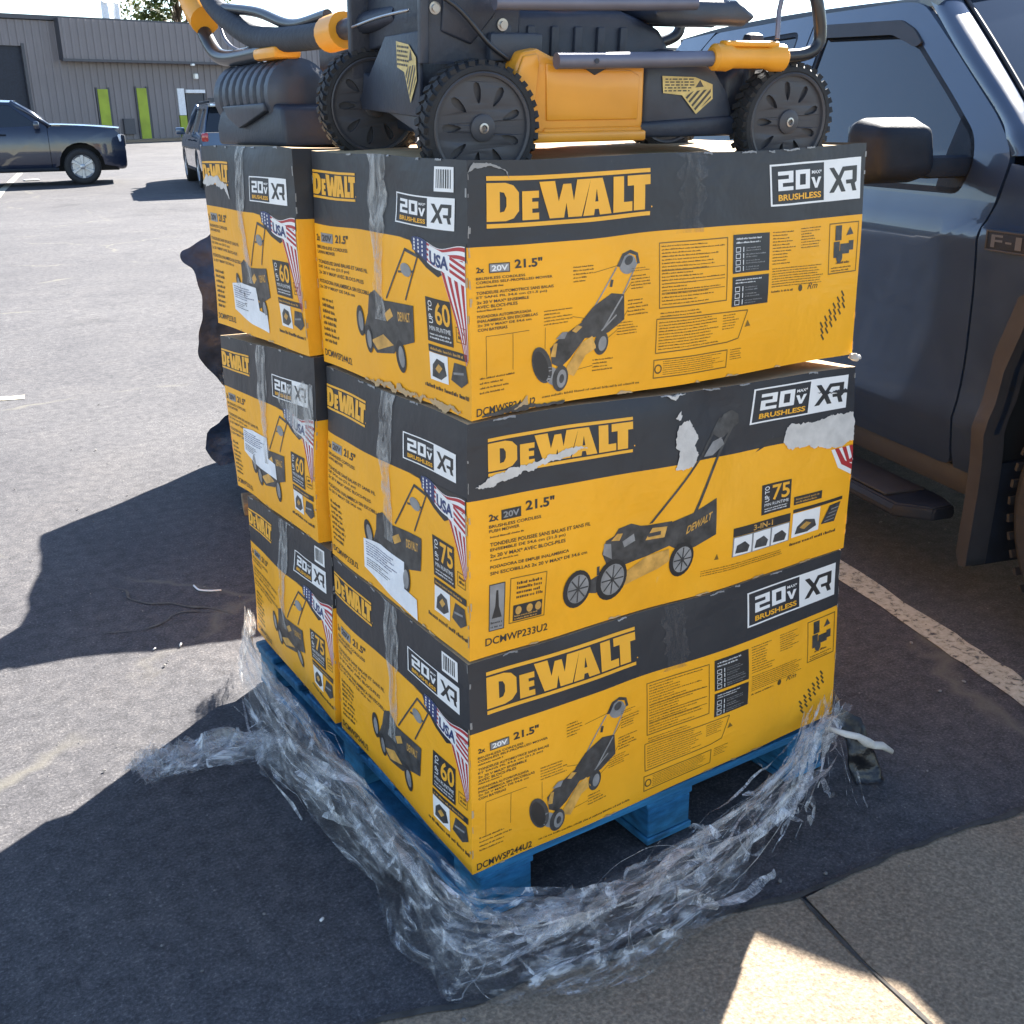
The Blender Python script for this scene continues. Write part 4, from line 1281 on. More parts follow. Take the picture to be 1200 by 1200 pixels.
# ------------------------------------------------------------------ pallet
M['blue_paint'] = simple("blue_pallet_paint", (.022, .155, .30), .7, var=.45, scale=18, bmp=.35, bscale=40, stretch=(1, 1, 3))
M['blue_paint_x'] = simple("blue_pallet_board", (.022, .155, .30), .7, var=.45, scale=12, bmp=.35, bscale=30, stretch=(.3, 4, 4))
pal = tag(empty("wooden_pallet", (.50, .62, 0)), "blue painted wooden pallet under the stacked cartons", "pallet")
def board(name, lo, hi, mat, par=pal):
    bm = bmesh.new()
    off = Vector((.50, .62, 0))
    add_box(bm, Vector(lo) - off, Vector(hi) - off, .003, 1)
    return bm_obj(name, bm, mat, par)
for k in range(7):
    y = .0 + k * .180
    board("deck_board", (-.005, y, .112), (1.0, y + .13, .131), M['blue_paint_x'])
for x in (.0, .43, .86):
    board("stringer_board", (x, .002, .096), (x + .13, 1.21, .1115), M['blue_paint'])
    board("bottom_board", (x, .0, .004), (x + .13, 1.212, .021), M['blue_paint'])
    for y in (.004, .54, 1.10):
        board("block", (x + .005, y, .0215), (x + .125, y + .11, .0955), M['blue_paint'])
# ------------------------------------------------------------------ lawn mowers
M['mow_dark'] = simple("mower_dark_plastic", (.020, .026, .042), .48, var=.2, scale=20, bmp=.12, bscale=90)
M['mow_grey'] = simple("mower_grey_plastic", (.036, .044, .062), .45, var=.15, scale=20, bmp=.1)
M['mow_yellow'] = simple("mower_yellow_steel", (.74, .30, .022), .38, var=.08, scale=8, coat=.3)
M['mow_yplastic'] = simple("mower_yellow_plastic", (.78, .33, .025), .40, var=.10, scale=12)
M['rubber'] = simple("tyre_rubber", (.016, .016, .018), .75, var=.3, scale=30, bmp=.3)
M['rim_grey'] = simple("wheel_plastic", (.048, .047, .054), .5, var=.15)
M['tube_grey'] = simple("handle_tube", (.15, .15, .19), .45, metal=.4, var=.1)
M['tube_black'] = simple("handle_tube_black", (.018, .019, .023), .34, var=.1, coat=.15)
M['foam'] = simple("grip_foam", (.028, .032, .042), .7, bmp=.3)
M['steel'] = simple("bolt_steel", (.36, .36, .37), .3, metal=1)
M['warn'] = simple("warning_label_yellow", (.62, .46, .17), .5, var=.2, scale=60)
M['warn_black'] = simple("warning_label_black", (.07, .06, .05), .5)

def bx2(name, lo, hi, mat, par, bev=.006, seg=2, mt=None):
    bm = bmesh.new(); add_box(bm, lo, hi, bev, seg, mt)
    return bm_obj(name, bm, mat, par, True, 40)

def mower_wheel(par, x, y, z, r=.105, w=.048, side=-1):
    """tyre with moulded lugs, ten-spoke disc and hub cap; side -1 looks towards -y"""
    bm = bmesh.new()
    hw = w / 2
    add_lathe(bm, [(r * .82, -hw * .85), (r * .86, -hw), (r * .93, -hw * .95), (r * .975, -hw * .6), (r * .975, hw * .6), (r * .93, hw * .95), (r * .86, hw), (r * .82, hw * .85)],
              'Y', (0, 0, 0), 44, True)
    n = 36
    for k in range(n):
        a = 2 * math.pi * k / n
        for s, da in ((-1, 0), (1, math.pi / n)):
            m = Matrix.Rotation(-(a + da), 4, 'Y') @ Matrix.Translation((r * .975, s * hw * .5, 0)) @ Matrix.Rotation(s * .35, 4, 'X')
            add_box(bm, (-.006, -hw * .42, -.0052), (.0034, hw * .42, .0052), 0, 1, m)
    ty = bm_obj("tyre", bm, M['rubber'], par, True, 35, (x, y, z))
    f = side * hw
    # moulded disc with nine slots, a raised outer ring and a hub boss
    disc = [(r * .81 * math.cos(2 * math.pi * k / 45), r * .81 * math.sin(2 * math.pi * k / 45)) for k in range(45)]
    holes = []
    for k in range(9):
        a = 2 * math.pi * (k + .5) / 9
        h_ = []
        for q in range(10):
            b_ = 2 * math.pi * q / 10
            rr = r * (.53 + .165 * math.cos(b_)); ww = r * .060 * math.sin(b_) * (1 + .45 * math.cos(b_))
            h_.append((rr * math.cos(a) - ww * math.sin(a), rr * math.sin(a) + ww * math.cos(a)))
        holes.append(h_[::-1])
    bm = poly_bm(disc, holes)
    for v in bm.verts:
        d_ = math.hypot(v.co.x, v.co.y) / r
        v.co = Vector((v.co.x, f * (.62 + .26 * (1 - abs(d_ - .45) * 1.6)), v.co.y))
    ex = bmesh.ops.extrude_face_region(bm, geom=bm.faces[:])
    bmesh.ops.translate(bm, vec=(0, -f * .35, 0), verts=[g for g in ex['geom'] if isinstance(g, bmesh.types.BMVert)])
    add_lathe(bm, [(0, f * .15), (r * .78, f * .15), (r * .78, -f * .6), (0, -f * .6)], 'Y', (0, 0, 0), 36)
    add_lathe(bm, [(r * .76, f * .5), (r * .78, f * .96), (r * .82, f * 1.02), (r * .85, f * .92), (r * .85, -f * .5)], 'Y', (0, 0, 0), 44)
    add_lathe(bm, [(r * .22, f * .5), (r * .21, f * 1.0), (r * .17, f * 1.1), (0, f * 1.1)], 'Y', (0, 0, 0), 24)
    bm_obj("rim", bm, M['rim_grey'], ty, True, 35)
    bm = bmesh.new()
    add_lathe(bm, [(.0085, f * 1.08), (.0085, f * 1.18), (.0055, f * 1.2), (.005, f * 1.10), (0, f * 1.10)], 'Y', (0, 0, 0), 16)
    bm_obj("hub_nut", bm, M['steel'], ty, True, 40)
    return ty

def plate(name, pts, y0, y1, mat, par, axis='Y', bev=.004):
    """a thick plate: outline in (x,z) pushed from y0 to y1 (or (y,z) pushed along x)"""
    bm = poly_bm(pts)
    for v in bm.verts:
        v.co = Vector((v.co.x, y0, v.co.y)) if axis == 'Y' else Vector((y0, v.co.x, v.co.y))
    ex = bmesh.ops.extrude_face_region(bm, geom=bm.faces[:])
    d = Vector((0, y1 - y0, 0)) if axis == 'Y' else Vector((y1 - y0, 0, 0))
    bmesh.ops.translate(bm, vec=d, verts=[g for g in ex['geom'] if isinstance(g, bmesh.types.BMVert)])
    bmesh.ops.recalc_face_normals(bm, faces=bm.faces[:])
    if bev:
        es = [e for e in bm.edges if len(e.link_faces) == 2 and e.calc_face_angle(0) > R(35)]
        bmesh.ops.bevel(bm, geom=es, offset=bev, segments=2, affect='EDGES', profile=.5)
    return bm_obj(name, bm, mat, par, True, 45)

def tube_obj(name, pts, r, mat, par, n=8, seg=12):
    bm = bmesh.new(); add_tube(bm, catmull(pts, n), r, seg)
    return bm_obj(name, bm, mat, par, True, 50)

def warn_label(par, P, U, V, w, h, seed):
    """yellow safety sticker with a hazard-striped corner; P lower left corner, U and V unit axes"""
    P = Vector(P); U = Vector(U).normalized(); V = Vector(V).normalized(); N = U.cross(V)
    at = lambda a, b, o=0: P + U * (a * w) + V * (b * h) + N * (.001 + o)
    vs, fs, ix = [], [], []
    def pol(pts, m, o):
        k = len(vs); vs.extend(at(a, b, o) for a, b in pts); fs.append(tuple(range(k, k + len(pts)))); ix.append(m)
    shape = [(0, 1), (.04, .56), (.40, .50), (.70, 0), (1, .40), (.97, .78), (.62, .97)]
    pol(shape, 0, 0)
    def clip(poly, keep):
        out_ = []
        for p0, p1 in zip(poly, poly[1:] + poly[:1]):
            d0, d1 = keep(p0), keep(p1)
            if d0 >= 0: out_.append(p0)
            if (d0 >= 0) != (d1 >= 0):
                t_ = d0 / (d0 - d1); out_.append((p0[0] + (p1[0] - p0[0]) * t_, p0[1] + (p1[1] - p0[1]) * t_))
        return out_
    tri_ = [(.46, .46), (.70, .06), (.96, .42), (.94, .66), (.60, .60)]
    for k in range(9):      # slanting hazard bars kept inside the corner
        c0 = -.30 + .115 * k
        f0 = lambda q: (q[0] - .44) - (q[1] - .05) * .55 - c0
        f1 = lambda q: c0 + .055 - ((q[0] - .44) - (q[1] - .05) * .55)
        bar = clip(clip(tri_, f0), f1) if clip(tri_, f0) else []
        if len(bar) > 2: pol(bar, 1, .0006)
    rng = random.Random(seed)
    for j in range(5):
        x = .06
        while x < .55:
            wd = rng.uniform(.03, .10)
            pol([(x, .60 + .075 * j), (x + wd, .60 + .075 * j), (x + wd, .635 + .075 * j), (x, .635 + .075 * j)], 1, .0006)
            x += wd + .025
    pol([(.64, .70), (.72, .90), (.80, .72)], 1, .0006)
    return mesh_obj("warning_label", vs, fs, [M['warn'], M['warn_black']], par, ix)

# front mower: lies lengthways along the long side, its near wheels pressed into the carton lid
mw = tag(empty("lawn_mower", (.53, .39, 1.420), (R(5.8), 0, R(-7.5))), "yellow-decked lawn mower with folded handle on the front cartons, nearest the camera", "lawn mower", "battery lawn mowers laid on the stack")
mw.scale = (1.04, 1.04, 1.04)
for x, y, s in ((-.327, -.21, -1), (.313, -.21, -1), (-.375, .20, -1), (.32, .21, -1)):
    mower_wheel(mw, x, y, .105, side=s)
# steel deck: yellow pressed shell, waisted towards the front
deck = [(-.255, .150), (-.245, .172), (-.215, .178), (-.185, .164), (-.02, .160), (.0, .150), (.004, .05), (.0, .022), (-.255, .022), (-.262, .03), (-.240, .075), (-.262, .105)]
deck = [(x, .082 + (z - .022) * .93) for x, z in deck]
plate("deck", deck, -.205, .20, M['mow_yellow'], mw, 'Y', .006)
plate("deck_rim", [(-.258, .076), (-.258, .094), (.006, .094), (.006, .076)], -.216, .21, M['mow_yellow'], mw, 'Y', .004)
bm = bmesh.new()
for x, z, r in ((-.238, .152, .009), (-.243, .104, .007)):
    add_lathe(bm, [(r, -.002), (r, .004), (0, .004)], 'Y', (x, -.210, z), 14)
for b in (bm,): bm_obj("deck_screw", b, M['mow_dark'], mw)
bx2("deck_slot", (-.258, -.2085, .140), (-.248, -.203, .174), M['mow_dark'], mw, .002, 1)
plate("deck_flange", [(-.262, .088), (-.243, .125), (-.266, .150), (-.252, .196), (-.244, .216), (-.218, .220), (-.214, .205), (-.219, .150), (-.212, .088)], -.212, -.202, M['mow_yellow'], mw, 'Y', .003)
plate("deck_panel", [(-.195, .112), (-.200, .205), (-.17, .198), (-.03, .194), (-.012, .185), (-.010, .112)], -.2085, -.2035, M['mow_yellow'], mw, 'Y', .0022)
plate("deck_emblem", [(-.135, .2015), (-.105, .186), (-.072, .2015), (-.09, .210), (-.12, .210)], -.2105, -.204, M['mow_dark'], mw, 'Y', .001)
bx2("deck_crease", (-.20, -.2085, .086), (-.0, -.204, .100), M['mow_yellow'], mw, .003, 1)
# front housing
plate("front_shroud", [(.008, .088), (.010, .215), (.06, .228), (.115, .222), (.165, .195), (.20, .155), (.215, .120), (.215, .10), (.19, .088)], -.19, .19, M['mow_grey'], mw, 'Y', .014)
plate("front_skirt", [(.0, .078), (.0, .105), (.235, .115), (.245, .095), (.23, .078)], -.198, .198, M['mow_dark'], mw, 'Y', .006)
warn_label(mw, (.045, -.1925, .118), (1, 0, 0), (0, 0, 1), .115, .066, 3)
plate("front_bumper", [(.205, .08), (.205, .18), (.25, .21), (.30, .20), (.335, .165), (.345, .10), (.32, .075)], -.165, .165, M['mow_dark'], mw, 'Y', .012)
bx2("height_lever", (.235, -.195, .10), (.252, -.175, .235), M['mow_dark'], mw, .005)
bx2("lever_knob", (.226, -.200, .225), (.262, -.170, .258), M['mow_dark'], mw, .010)
bm = bmesh.new(); add_tube(bm, [(.325, -.19, .105), (.32, .19, .105)], .009, 10); bm_obj("axle", bm, M['steel'], mw, True)
bm = bmesh.new(); add_tube(bm, [(-.327, -.19, .105), (-.375, .19, .105)], .009, 10); bm_obj("axle", bm, M['steel'], mw, True)
# motor and battery housing
plate("motor_housing", [(-.30, .165), (-.29, .255), (-.24, .285), (-.02, .288), (.06, .262), (.10, .205), (.10, .165)], -.155, .155, M['mow_dark'], mw, 'Y', .016)
plate("battery_lid", [(-.23, .282), (-.22, .325), (-.19, .338), (-.06, .334), (-.03, .305), (-.02, .282)], -.12, .12, M['mow_dark'], mw, 'Y', .012)
bx2("lid_latch", (-.15, -.130, .296), (-.10, -.112, .318), M['mow_yplastic'], mw, .004)
# rear housing: discharge chute walls, bolts, rod and hanging flap
plate("chute_side", [(-.405, .20), (-.405, .36), (-.39, .40), (-.25, .40), (-.225, .345), (-.23, .20), (-.30, .17), (-.34, .20)], -.160, -.138, M['mow_dark'], mw, 'Y', .005)
plate("chute_side", [(-.42, .15), (-.42, .36), (-.40, .40), (-.25, .40), (-.235, .345), (-.24, .17), (-.38, .15)], .180, .20, M['mow_dark'], mw, 'Y', .005)
plate("rear_door", [(-.126, .20), (-.126, .40), (.178, .40), (.178, .205), (.10, .215)], -.385, -.371, M['mow_dark'], mw, 'X', .004)
plate("chute_edge", [(-.165, .20), (-.165, .40), (-.150, .40), (-.150, .20)], -.412, -.396, M['mow_grey'], mw, 'X', .003)
plate("rear_deck", [(-.13, .07), (-.13, .205), (.18, .205), (.18, .06)], -.33, -.245, M['mow_dark'], mw, 'X', .006)
plate("discharge_flap", [(-.148, .250), (.02, .235), (.17, .12), (.16, .10), (-.148, .115)], -.408, -.400, M['mow_dark'], mw, 'X', .002)
plate("flap_hinge", [(-.14, .082), (-.14, .125), (.17, .165), (.18, .125)], -.400, -.380, M['mow_grey'], mw, 'X', .003)
warn_label(mw, (-.4095, -.045, .135), (0, -1, 0), (.0, 0, 1), .098, .095, 5)
bm = bmesh.new(); add_tube(bm, catmull([(-.418, .17, .245), (-.420, .02, .265), (-.420, -.13, .280)], 4), .0028, 8); bm_obj("flap_rod", bm, M['steel'], mw, True)
for x, z in ((-.385, .285), (-.262, .262)):
    bm = bmesh.new(); add_lathe(bm, [(.010, 0), (.010, -.002), (.006, -.0022), (.006, -.007), (0, -.007)], 'Y', (x, -.161, z), 14); bm_obj("bolt", bm, M['steel'], mw, True, 40)
for k in range(6):
    bx2("housing_rib", (-.26 + .046 * k, -.163, .185), (-.245 + .046 * k, -.153, .262), M['mow_dark'], mw, .003)
plate("housing_band", [(-.30, .170), (-.30, .184), (.10, .184), (.10, .170)], -.162, -.150, M['mow_grey'], mw, 'Y', .003)
plate("chute_recess", [(-.375, .25), (-.37, .33), (-.33, .36), (-.28, .35), (-.275, .28), (-.32, .23)], -.166, -.158, M['mow_dark'], mw, 'Y', .004)
bx2("pivot_bracket", (-.29, -.175, .205), (-.19, -.150, .250), M['mow_grey'], mw, .006)
tube_obj("cable", [(-.44, -.166, .33), (-.36, -.185, .29), (-.30, -.185, .235), (-.26, -.18, .21)], .004, M['tube_black'], mw, 6, 8)
# folded handle: lower tube, quick-release clamp, black loop beyond the nose; the same on the far side
def handle_side(y, z, dx=0):
    tube_obj("lower_tube", [(-.195 + dx, y, z), (-.05 + dx, y, z + .002), (.13 + dx, y, z + .006)], .0135, M['tube_grey'], mw, 6)
    bm = bmesh.new(); add_lathe(bm, [(.0045, -.0145), (.0045, -.0155), (0, -.0155)], 'Y', (-.125 + dx, y, z + .001), 10); bm_obj("tube_hole", bm, M['mow_dark'], mw)
    bm = bmesh.new(); add_lathe(bm, [(.0165, .118 + dx), (.023, .124 + dx), (.024, .150 + dx), (.019, .165 + dx), (.019, .235 + dx), (.024, .252 + dx), (.024, .275 + dx), (.018, .281 + dx)], 'X', (0, y, z + .008), 18)
    bm_obj("handle_clamp", bm, M['mow_yplastic'], mw, True, 40)
    bx2("clamp_lever", (.14 + dx, y - .012, z + .026), (.26 + dx, y + .012, z + .036), M['mow_yplastic'], mw, .004)
handle_side(-.235, .210)
handle_side(.215, .215, -.02)
tube_obj("upper_loop", [(.275, -.235, .220), (.325, -.235, .224), (.352, -.235, .236), (.358, -.235, .262), (.340, -.232, .32), (.325, -.20, .385), (.318, -.10, .42), (.315, .09, .42), (.322, .19, .385), (.335, .216, .32), (.345, .216, .25), (.30, .216, .226), (.25, .215, .223)], .0120, M['tube_black'], mw, 8, 14)
tube_obj("bail_wire", [(.268, -.225, .250), (.270, -.218, .29), (.275, -.20, .335), (.276, -.05, .36), (.275, .12, .36)], .0045, M['tube_grey'], mw, 6)
tube_obj("upper_tube", [(-.30, -.21, .296), (-.1, -.215, .300), (.085, -.22, .305)], .012, M['tube_grey'], mw, 5)
tube_obj("upper_tube", [(-.32, .20, .31), (-.1, .20, .312), (.085, .20, .316)], .014, M['tube_grey'], mw, 5)
plate("control_box", [(-.22, .295), (-.20, .365), (.06, .37), (.12, .33), (.11, .297)], -.10, .13, M['mow_dark'], mw, 'Y', .014)
plate("handle_bracket", [(-.05, .262), (-.04, .36), (.02, .40), (.24, .40), (.28, .33), (.26, .262)], -.06, .14, M['mow_dark'], mw, 'Y', .014)
plate("bracket_cover", [(.02, .285), (.04, .31), (.20, .312), (.25, .285), (.22, .268), (.04, .268)], -.19, -.055, M['mow_grey'], mw, 'Y', .012)

# rear mower: stands crosswise on the rear cartons, folded handle sticking out over the back
mb = tag(empty("lawn_mower", (.30, 1.0, 1.46)), "darker lawn mower with ribbed cover on the rear cartons, handle over the back", "lawn mower", "battery lawn mowers laid on the stack")
L2 = lambda p: (p[0] - .30, p[1] - 1.0, p[2] - 1.46)
bm = bmesh.new()
prof = []
y = .005
prof.append((.03, y)); prof.append((.062, y + .004))
for k in range(7):
    a = .012 + .048 * k
    prof += [(.066, a), (.080, a + .006), (.082, a + .024), (.078, a + .034), (.066, a + .040)]
prof += [(.066, .352), (.078, .360), (.080, .392), (.060, .402), (.0, .404)]
add_lathe(bm, prof, 'Y', (-.12, .012, .118), 26)
bm_obj("ribbed_cover", bm, M['mow_grey'], mb, True, 38)
plate("skid_plate", [(-.03, .004), (.43, .004), (.432, .05), (.38, .105), (.10, .112), (-.02, .09)], -.19, .16, M['mow_dark'], mb, 'X', .010)
plate("scuffed_guard", [(.05, .082), (.16, .058), (.23, .045), (.30, .068), (.335, .096), (.05, .10)], -.205, -.19, M['mow_grey'], mb, 'X', .003)
plate("deck", [(.02, .06), (.02, .17), (.40, .17), (.41, .06)], .03, .50, M['mow_yellow'], mb, 'X', .008)
plate("motor_housing", [(.06, .165), (.06, .25), (.12, .29), (.32, .29), (.37, .25), (.37, .165)], .08, .36, M['mow_dark'], mb, 'X', .014)
for x, y, s in ((.02, -.045, -1), (.02, .47, 1), (.48, -.045, -1), (.48, .47, 1)):
    mower_wheel(mb, x, y, .108, side=s)
g = [L2(p) for p in ((.15, 1.56, 1.875), (.15, 1.47, 1.80), (.15, 1.30, 1.735), (.15, 1.17, 1.706), (.15, 1.0, 1.694), (.15, .775, 1.69))]
tube_obj("foam_grip", g, .027, M['foam'], mb, 6, 16)
tube_obj("clamp_ring", [L2(p) for p in ((.15, .775, 1.69), (.15, .74, 1.692), (.15, .70, 1.694))], .036, M['mow_yplastic'], mb, 5, 18)
tube_obj("far_tube", [L2(p) for p in ((.15, .70, 1.694), (.15, .60, 1.70), (.15, .45, 1.705))], .020, M['mow_dark'], mb, 5, 12)
tube_obj("corner_clamp", [L2(p) for p in ((.15, 1.635, 1.835), (.15, 1.60, 1.80), (.15, 1.555, 1.772))], .040, M['mow_yplastic'], mb, 5, 16)
tube_obj("side_loop", [L2(p) for p in ((.15, 1.605, 1.775), (.15, 1.565, 1.735), (.15, 1.50, 1.690), (.15, 1.42, 1.674), (.15, 1.30, 1.672), (.15, 1.14, 1.676))], .0195, M['tube_black'], mb, 7, 14)
tube_obj("bail_wire", [L2(p) for p in ((.15, 1.45, 1.755), (.15, 1.42, 1.72), (.15, 1.36, 1.695), (.15, 1.27, 1.683), (.15, 1.16, 1.70))], .0045, M['tube_grey'], mb, 6, 8)
tube_obj("upper_tube", [L2(p) for p in ((.15, 1.40, 1.79), (.16, 1.20, 1.765), (.16, 1.0, 1.725), (.16, .80, 1.73))], .012, M['tube_black'], mb, 6, 10)
bx2("cable_guard", L2((.12, 1.02, 1.655)), L2((.19, 1.16, 1.682)), M['mow_yplastic'], mb, .010)
# ------------------------------------------------------------------ loose stretch film round the foot of the stack
fo = tag(empty("stretch_film", (.2, .2, 0)), "bunched clear stretch film pulled down around the foot of the carton stack", "plastic film")
FO = Vector((.2, .2, 0))
inner = catmull([(.03, 1.29, .140), (-.03, 1.12, .135), (-.045, .85, .135), (-.040, .62, .118), (-.050, .42, .105), (-.055, .22, .110), (-.062, .06, .125), (-.050, -.06, .125),
                 (.08, -.090, .085), (.25, -.100, .055), (.42, -.085, .048), (.60, -.075, .065), (.78, -.055, .11), (.93, -.035, .165), (1.03, -.02, .20)], 16)
outer = catmull([(-.01, 1.34, .03), (-.075, 1.18, .02), (-.13, .90, .015), (-.175, .70, .02), (-.150, .50, .02), (-.135, .30, .02), (-.150, .08, .015), (-.165, -.06, .015),
                 (-.130, -.165, .015), (-.01, -.225, .02), (.12, -.262, .02), (.30, -.262, .02), (.52, -.245, .025), (.70, -.190, .04), (.86, -.135, .06)], 16)
nl = min(len(inner), len(outer)); nw = 26
def film_sheet(name, a0, a1, lift, seed, w0=0, w1=1):
    vs, fs, uv = [], [], []
    i0, i1 = int(a0 * (nl - 1)), int(a1 * (nl - 1))
    L = i1 - i0 + 1
    for i in range(i0, i1 + 1):
        for k in range(nw + 1):
            ua = i * .022 + seed * 3
            e0 = w0 + .16 * noise.noise(Vector((ua * 2.2, 1.5, seed))); e1 = w1 + .22 * noise.noise(Vector((ua * 2.6, 8.5, seed)))
            t = e0 + (e1 - e0) * k / nw
            p = inner[i].lerp(outer[i], t)
            u = i * .022
            fold = (1 - abs(noise.noise(Vector((u * 1.3 + seed, t * 6.0, seed))))) ** 3
            fold2 = noise.noise(Vector((u * 5 + seed * 2, t * 18, 3)))
            wob = noise.noise(Vector((u * 3.0, seed, t * 2)))
            z = p.z + lift * max(0, math.sin(math.pi * min(1, max(0, t) * 1.05))) ** .8 * (.55 + .9 * fold) + .012 * fold2
            q = Vector((p.x, p.y, max(.006 + .004 * fold, z)))
            n = (outer[i] - inner[i]).normalized()
            q += Vector((n.x, n.y, 0)) * (.045 * wob * t + .012 * fold2)
            vs.append(q - FO); uv.append((i * .022 + seed, t * .35 + seed * .3))
        if i > i0:
            r = (i - i0) * (nw + 1)
            for k in range(nw):
                fs.append((r - nw - 1 + k, r - nw + k, r + k + 1, r + k))
    return mesh_obj(name, vs, fs, M['film'], fo, smooth=True, uvs=uv)
film_sheet("film_layer", 0, .86, .030, 1.3)
film_sheet("film_layer", .02, .80, .055, 4.1, .10, .90)
film_sheet("film_layer", .0, .45, .060, 7.7, .0, .7)
film_sheet("film_layer", .0, .33, .080, 2.9, .1, .8)
film_sheet("film_layer", .50, .84, .045, 9.2, .30, 1.05)
film_sheet("film_layer", .68, .97, .060, 6.4, .15, .6)

film_sheet("film_layer", .36, .58, .035, 5.1, -.06, .65)
film_sheet("film_layer", .30, .52, .020, 8.8, -.10, .45)

def ribbon(V, Fc, path, w, seed, rng):
    k = len(V)
    n = len(path)
    roll = rng.uniform(0, 6.28); dr = rng.uniform(-.35, .35)
    for i, p in enumerate(path):
        d = (path[min(i + 1, n - 1)] - path[max(i - 1, 0)])
        if d.length < 1e-6: d = Vector((1, 0, 0))
        d.normalize()
        a = d.orthogonal().normalized(); b = d.cross(a)
        r = roll + dr * i
        s = (a * math.cos(r) + b * math.sin(r)) * w * (.35 + .65 * math.sin(math.pi * (i + .4) / (n - .2))) * (.6 + .8 * abs(noise.noise(p * 31)))
        for q in (p - s, p + s):
            V.append(Vector((q.x, q.y, max(.004, q.z))) - FO)
        if i: Fc.append((k + 2 * i - 2, k + 2 * i, k + 2 * i + 1, k + 2 * i - 1))

rng = random.Random(12)
V, Fc = [], []
for q in range(80):
    a = rng.uniform(0, 1); a = a if rng.random() < .45 else rng.choice((rng.uniform(.50, 1), rng.uniform(0, .3), rng.uniform(.55, .9)))
    ln = rng.uniform(.05, .30)
    i0 = int(a * (nl - 1)); i1 = min(nl - 1, i0 + max(6, int(ln * nl)))
    if i1 - i0 < 5 or a < .07: continue
    t0 = rng.betavariate(1.5, 1.2); t1 = min(1.1, max(-.1, t0 + rng.uniform(-.45, .45)))
    hz = rng.uniform(.0, .055); path = []
    cur = rng.uniform(-.03, .03)
    for i in range(i0, i1, 2):
        s = (i - i0) / (i1 - i0)
        t = t0 + (t1 - t0) * s
        p = inner[i].lerp(outer[i], t)
        p = p + Vector((0, 0, .05 * math.sin(math.pi * min(1, max(0, t))) + hz * math.sin(math.pi * s)))
        p += noise.noise_vector(p * 7 + Vector((q * .37, 0, 0))) * .024 + noise.noise_vector(p * 24 + Vector((q, 1, 0))) * .005
        path.append(p)
    ribbon(V, Fc, path, rng.choice((.0007, .0012, .004, .010, .016, .022)), q, rng)
# curls thrown up around the front of the bundle
for q in range(60):
    i = int(rng.uniform(.55, .97) * (nl - 1)); t = rng.uniform(.1, 1.0)
    c = inner[i].lerp(outer[i], t) + Vector((0, 0, .035))
    rr = rng.uniform(.015, .065); ph = rng.uniform(0, 6.28); ax = Vector((rng.gauss(0, 1), rng.gauss(0, 1), rng.gauss(0, .6))).normalized(); b = ax.orthogonal().normalized(); e = ax.cross(b)
    path = [c + (b * math.cos(ph + s * .42) + e * math.sin(ph + s * .42) * .6) * rr * (1 - .03 * s) + ax * s * .003 for s in range(rng.randint(7, 14))]
    ribbon(V, Fc, path, rng.choice((.0007, .002, .005, .009)), q, rng)
# strands that still hang from the lower right corner of the bottom carton
for q in range(26):
    a = Vector((.94 + rng.uniform(-.05, .06), -.012, .20 + rng.uniform(-.02, .03)))
    b = Vector((.70 + rng.uniform(-.16, .26), -.11 + rng.uniform(-.10, .06), .02 + rng.uniform(0, .04)))
    m = a.lerp(b, .5) + Vector((0, -.02, rng.uniform(-.02, .03)))
    path = [p + noise.noise_vector(p * 20 + Vector((q, 0, 0))) * .010 for p in catmull([a, m, b], 7)]
    ribbon(V, Fc, path, rng.choice((.001, .003, .007, .012)), q, rng)
tag(mesh_obj("film_strands", V, Fc, M['strand'], fo, smooth=True), kind='stuff')

# the twisted tail lying out across the asphalt
V, Fc = [], []
tail = catmull([(-.085, .80, .05), (-.13, .86, .05), (-.19, .885, .045), (-.26, .915, .035), (-.33, .915, .035), (-.39, .925, .03), (-.44, .905, .025)], 10)
for q in range(60):
    s0 = rng.uniform(-.1, .75); s1 = min(1, s0 + rng.uniform(.2, .6)); s0 = max(0, s0)
    i0, i1 = int(s0 * (len(tail) - 1)), int(s1 * (len(tail) - 1))
    if i1 - i0 < 5: continue
    off = Vector((rng.gauss(0, .018), rng.gauss(0, .026), abs(rng.gauss(0, .016))))
    path = [tail[i] * 1 + off * (1 + .35 * math.sin(i * .35 + q)) + noise.noise_vector(tail[i] * 16 + Vector((q * .7, 0, 0))) * .016 - Vector((0, 0, .02)) for i in range(i0, i1)]
    ribbon(V, Fc, path, rng.choice((.0007, .0012, .002, .004)), q, rng)
tag(mesh_obj("film_tail", V, Fc, M['strand'], fo, smooth=True), kind='stuff')
for sd_, wd_, lf_ in ((2.2, .12, .040), (5.6, .085, .058), (8.1, .10, .028)):
    vs, fs, uv = [], [], []
    for i, p in enumerate(tail):
        d = (tail[min(i + 1, len(tail) - 1)] - tail[max(i - 1, 0)]).normalized()
        for k in range(17):
            t = k / 16 - .5
            f = (1 - abs(noise.noise(Vector((i * .10, t * 8, sd_))))) ** 3
            vs.append(Vector((p.x - d.y * t * wd_ + .02 * noise.noise(Vector((i * .2, t * 3, sd_))), p.y + d.x * t * wd_, .006 + lf_ * (.3 + f) * math.cos(t * math.pi))) - FO)
            uv.append((i * .02 + sd_, t * .16 + sd_))
        if i:
            r = i * 17
            for k in range(16): fs.append((r - 17 + k, r - 16 + k, r + k + 1, r + k))
    mesh_obj("film_layer", vs, fs, M['film'], fo, smooth=True, uvs=uv)
# one thin thread trailing off the front bulge
bm = bmesh.new()
add_tube(bm, catmull([Vector(p) - FO for p in ((-.045, -.10, .03), (-.075, -.118, .006), (-.105, -.128, .005), (-.125, -.140, .005), (-.135, -.150, .006), (-.152, -.143, .006))], 6), .0014, 6)
bm_obj("film_thread", bm, M['strand'], fo, True)

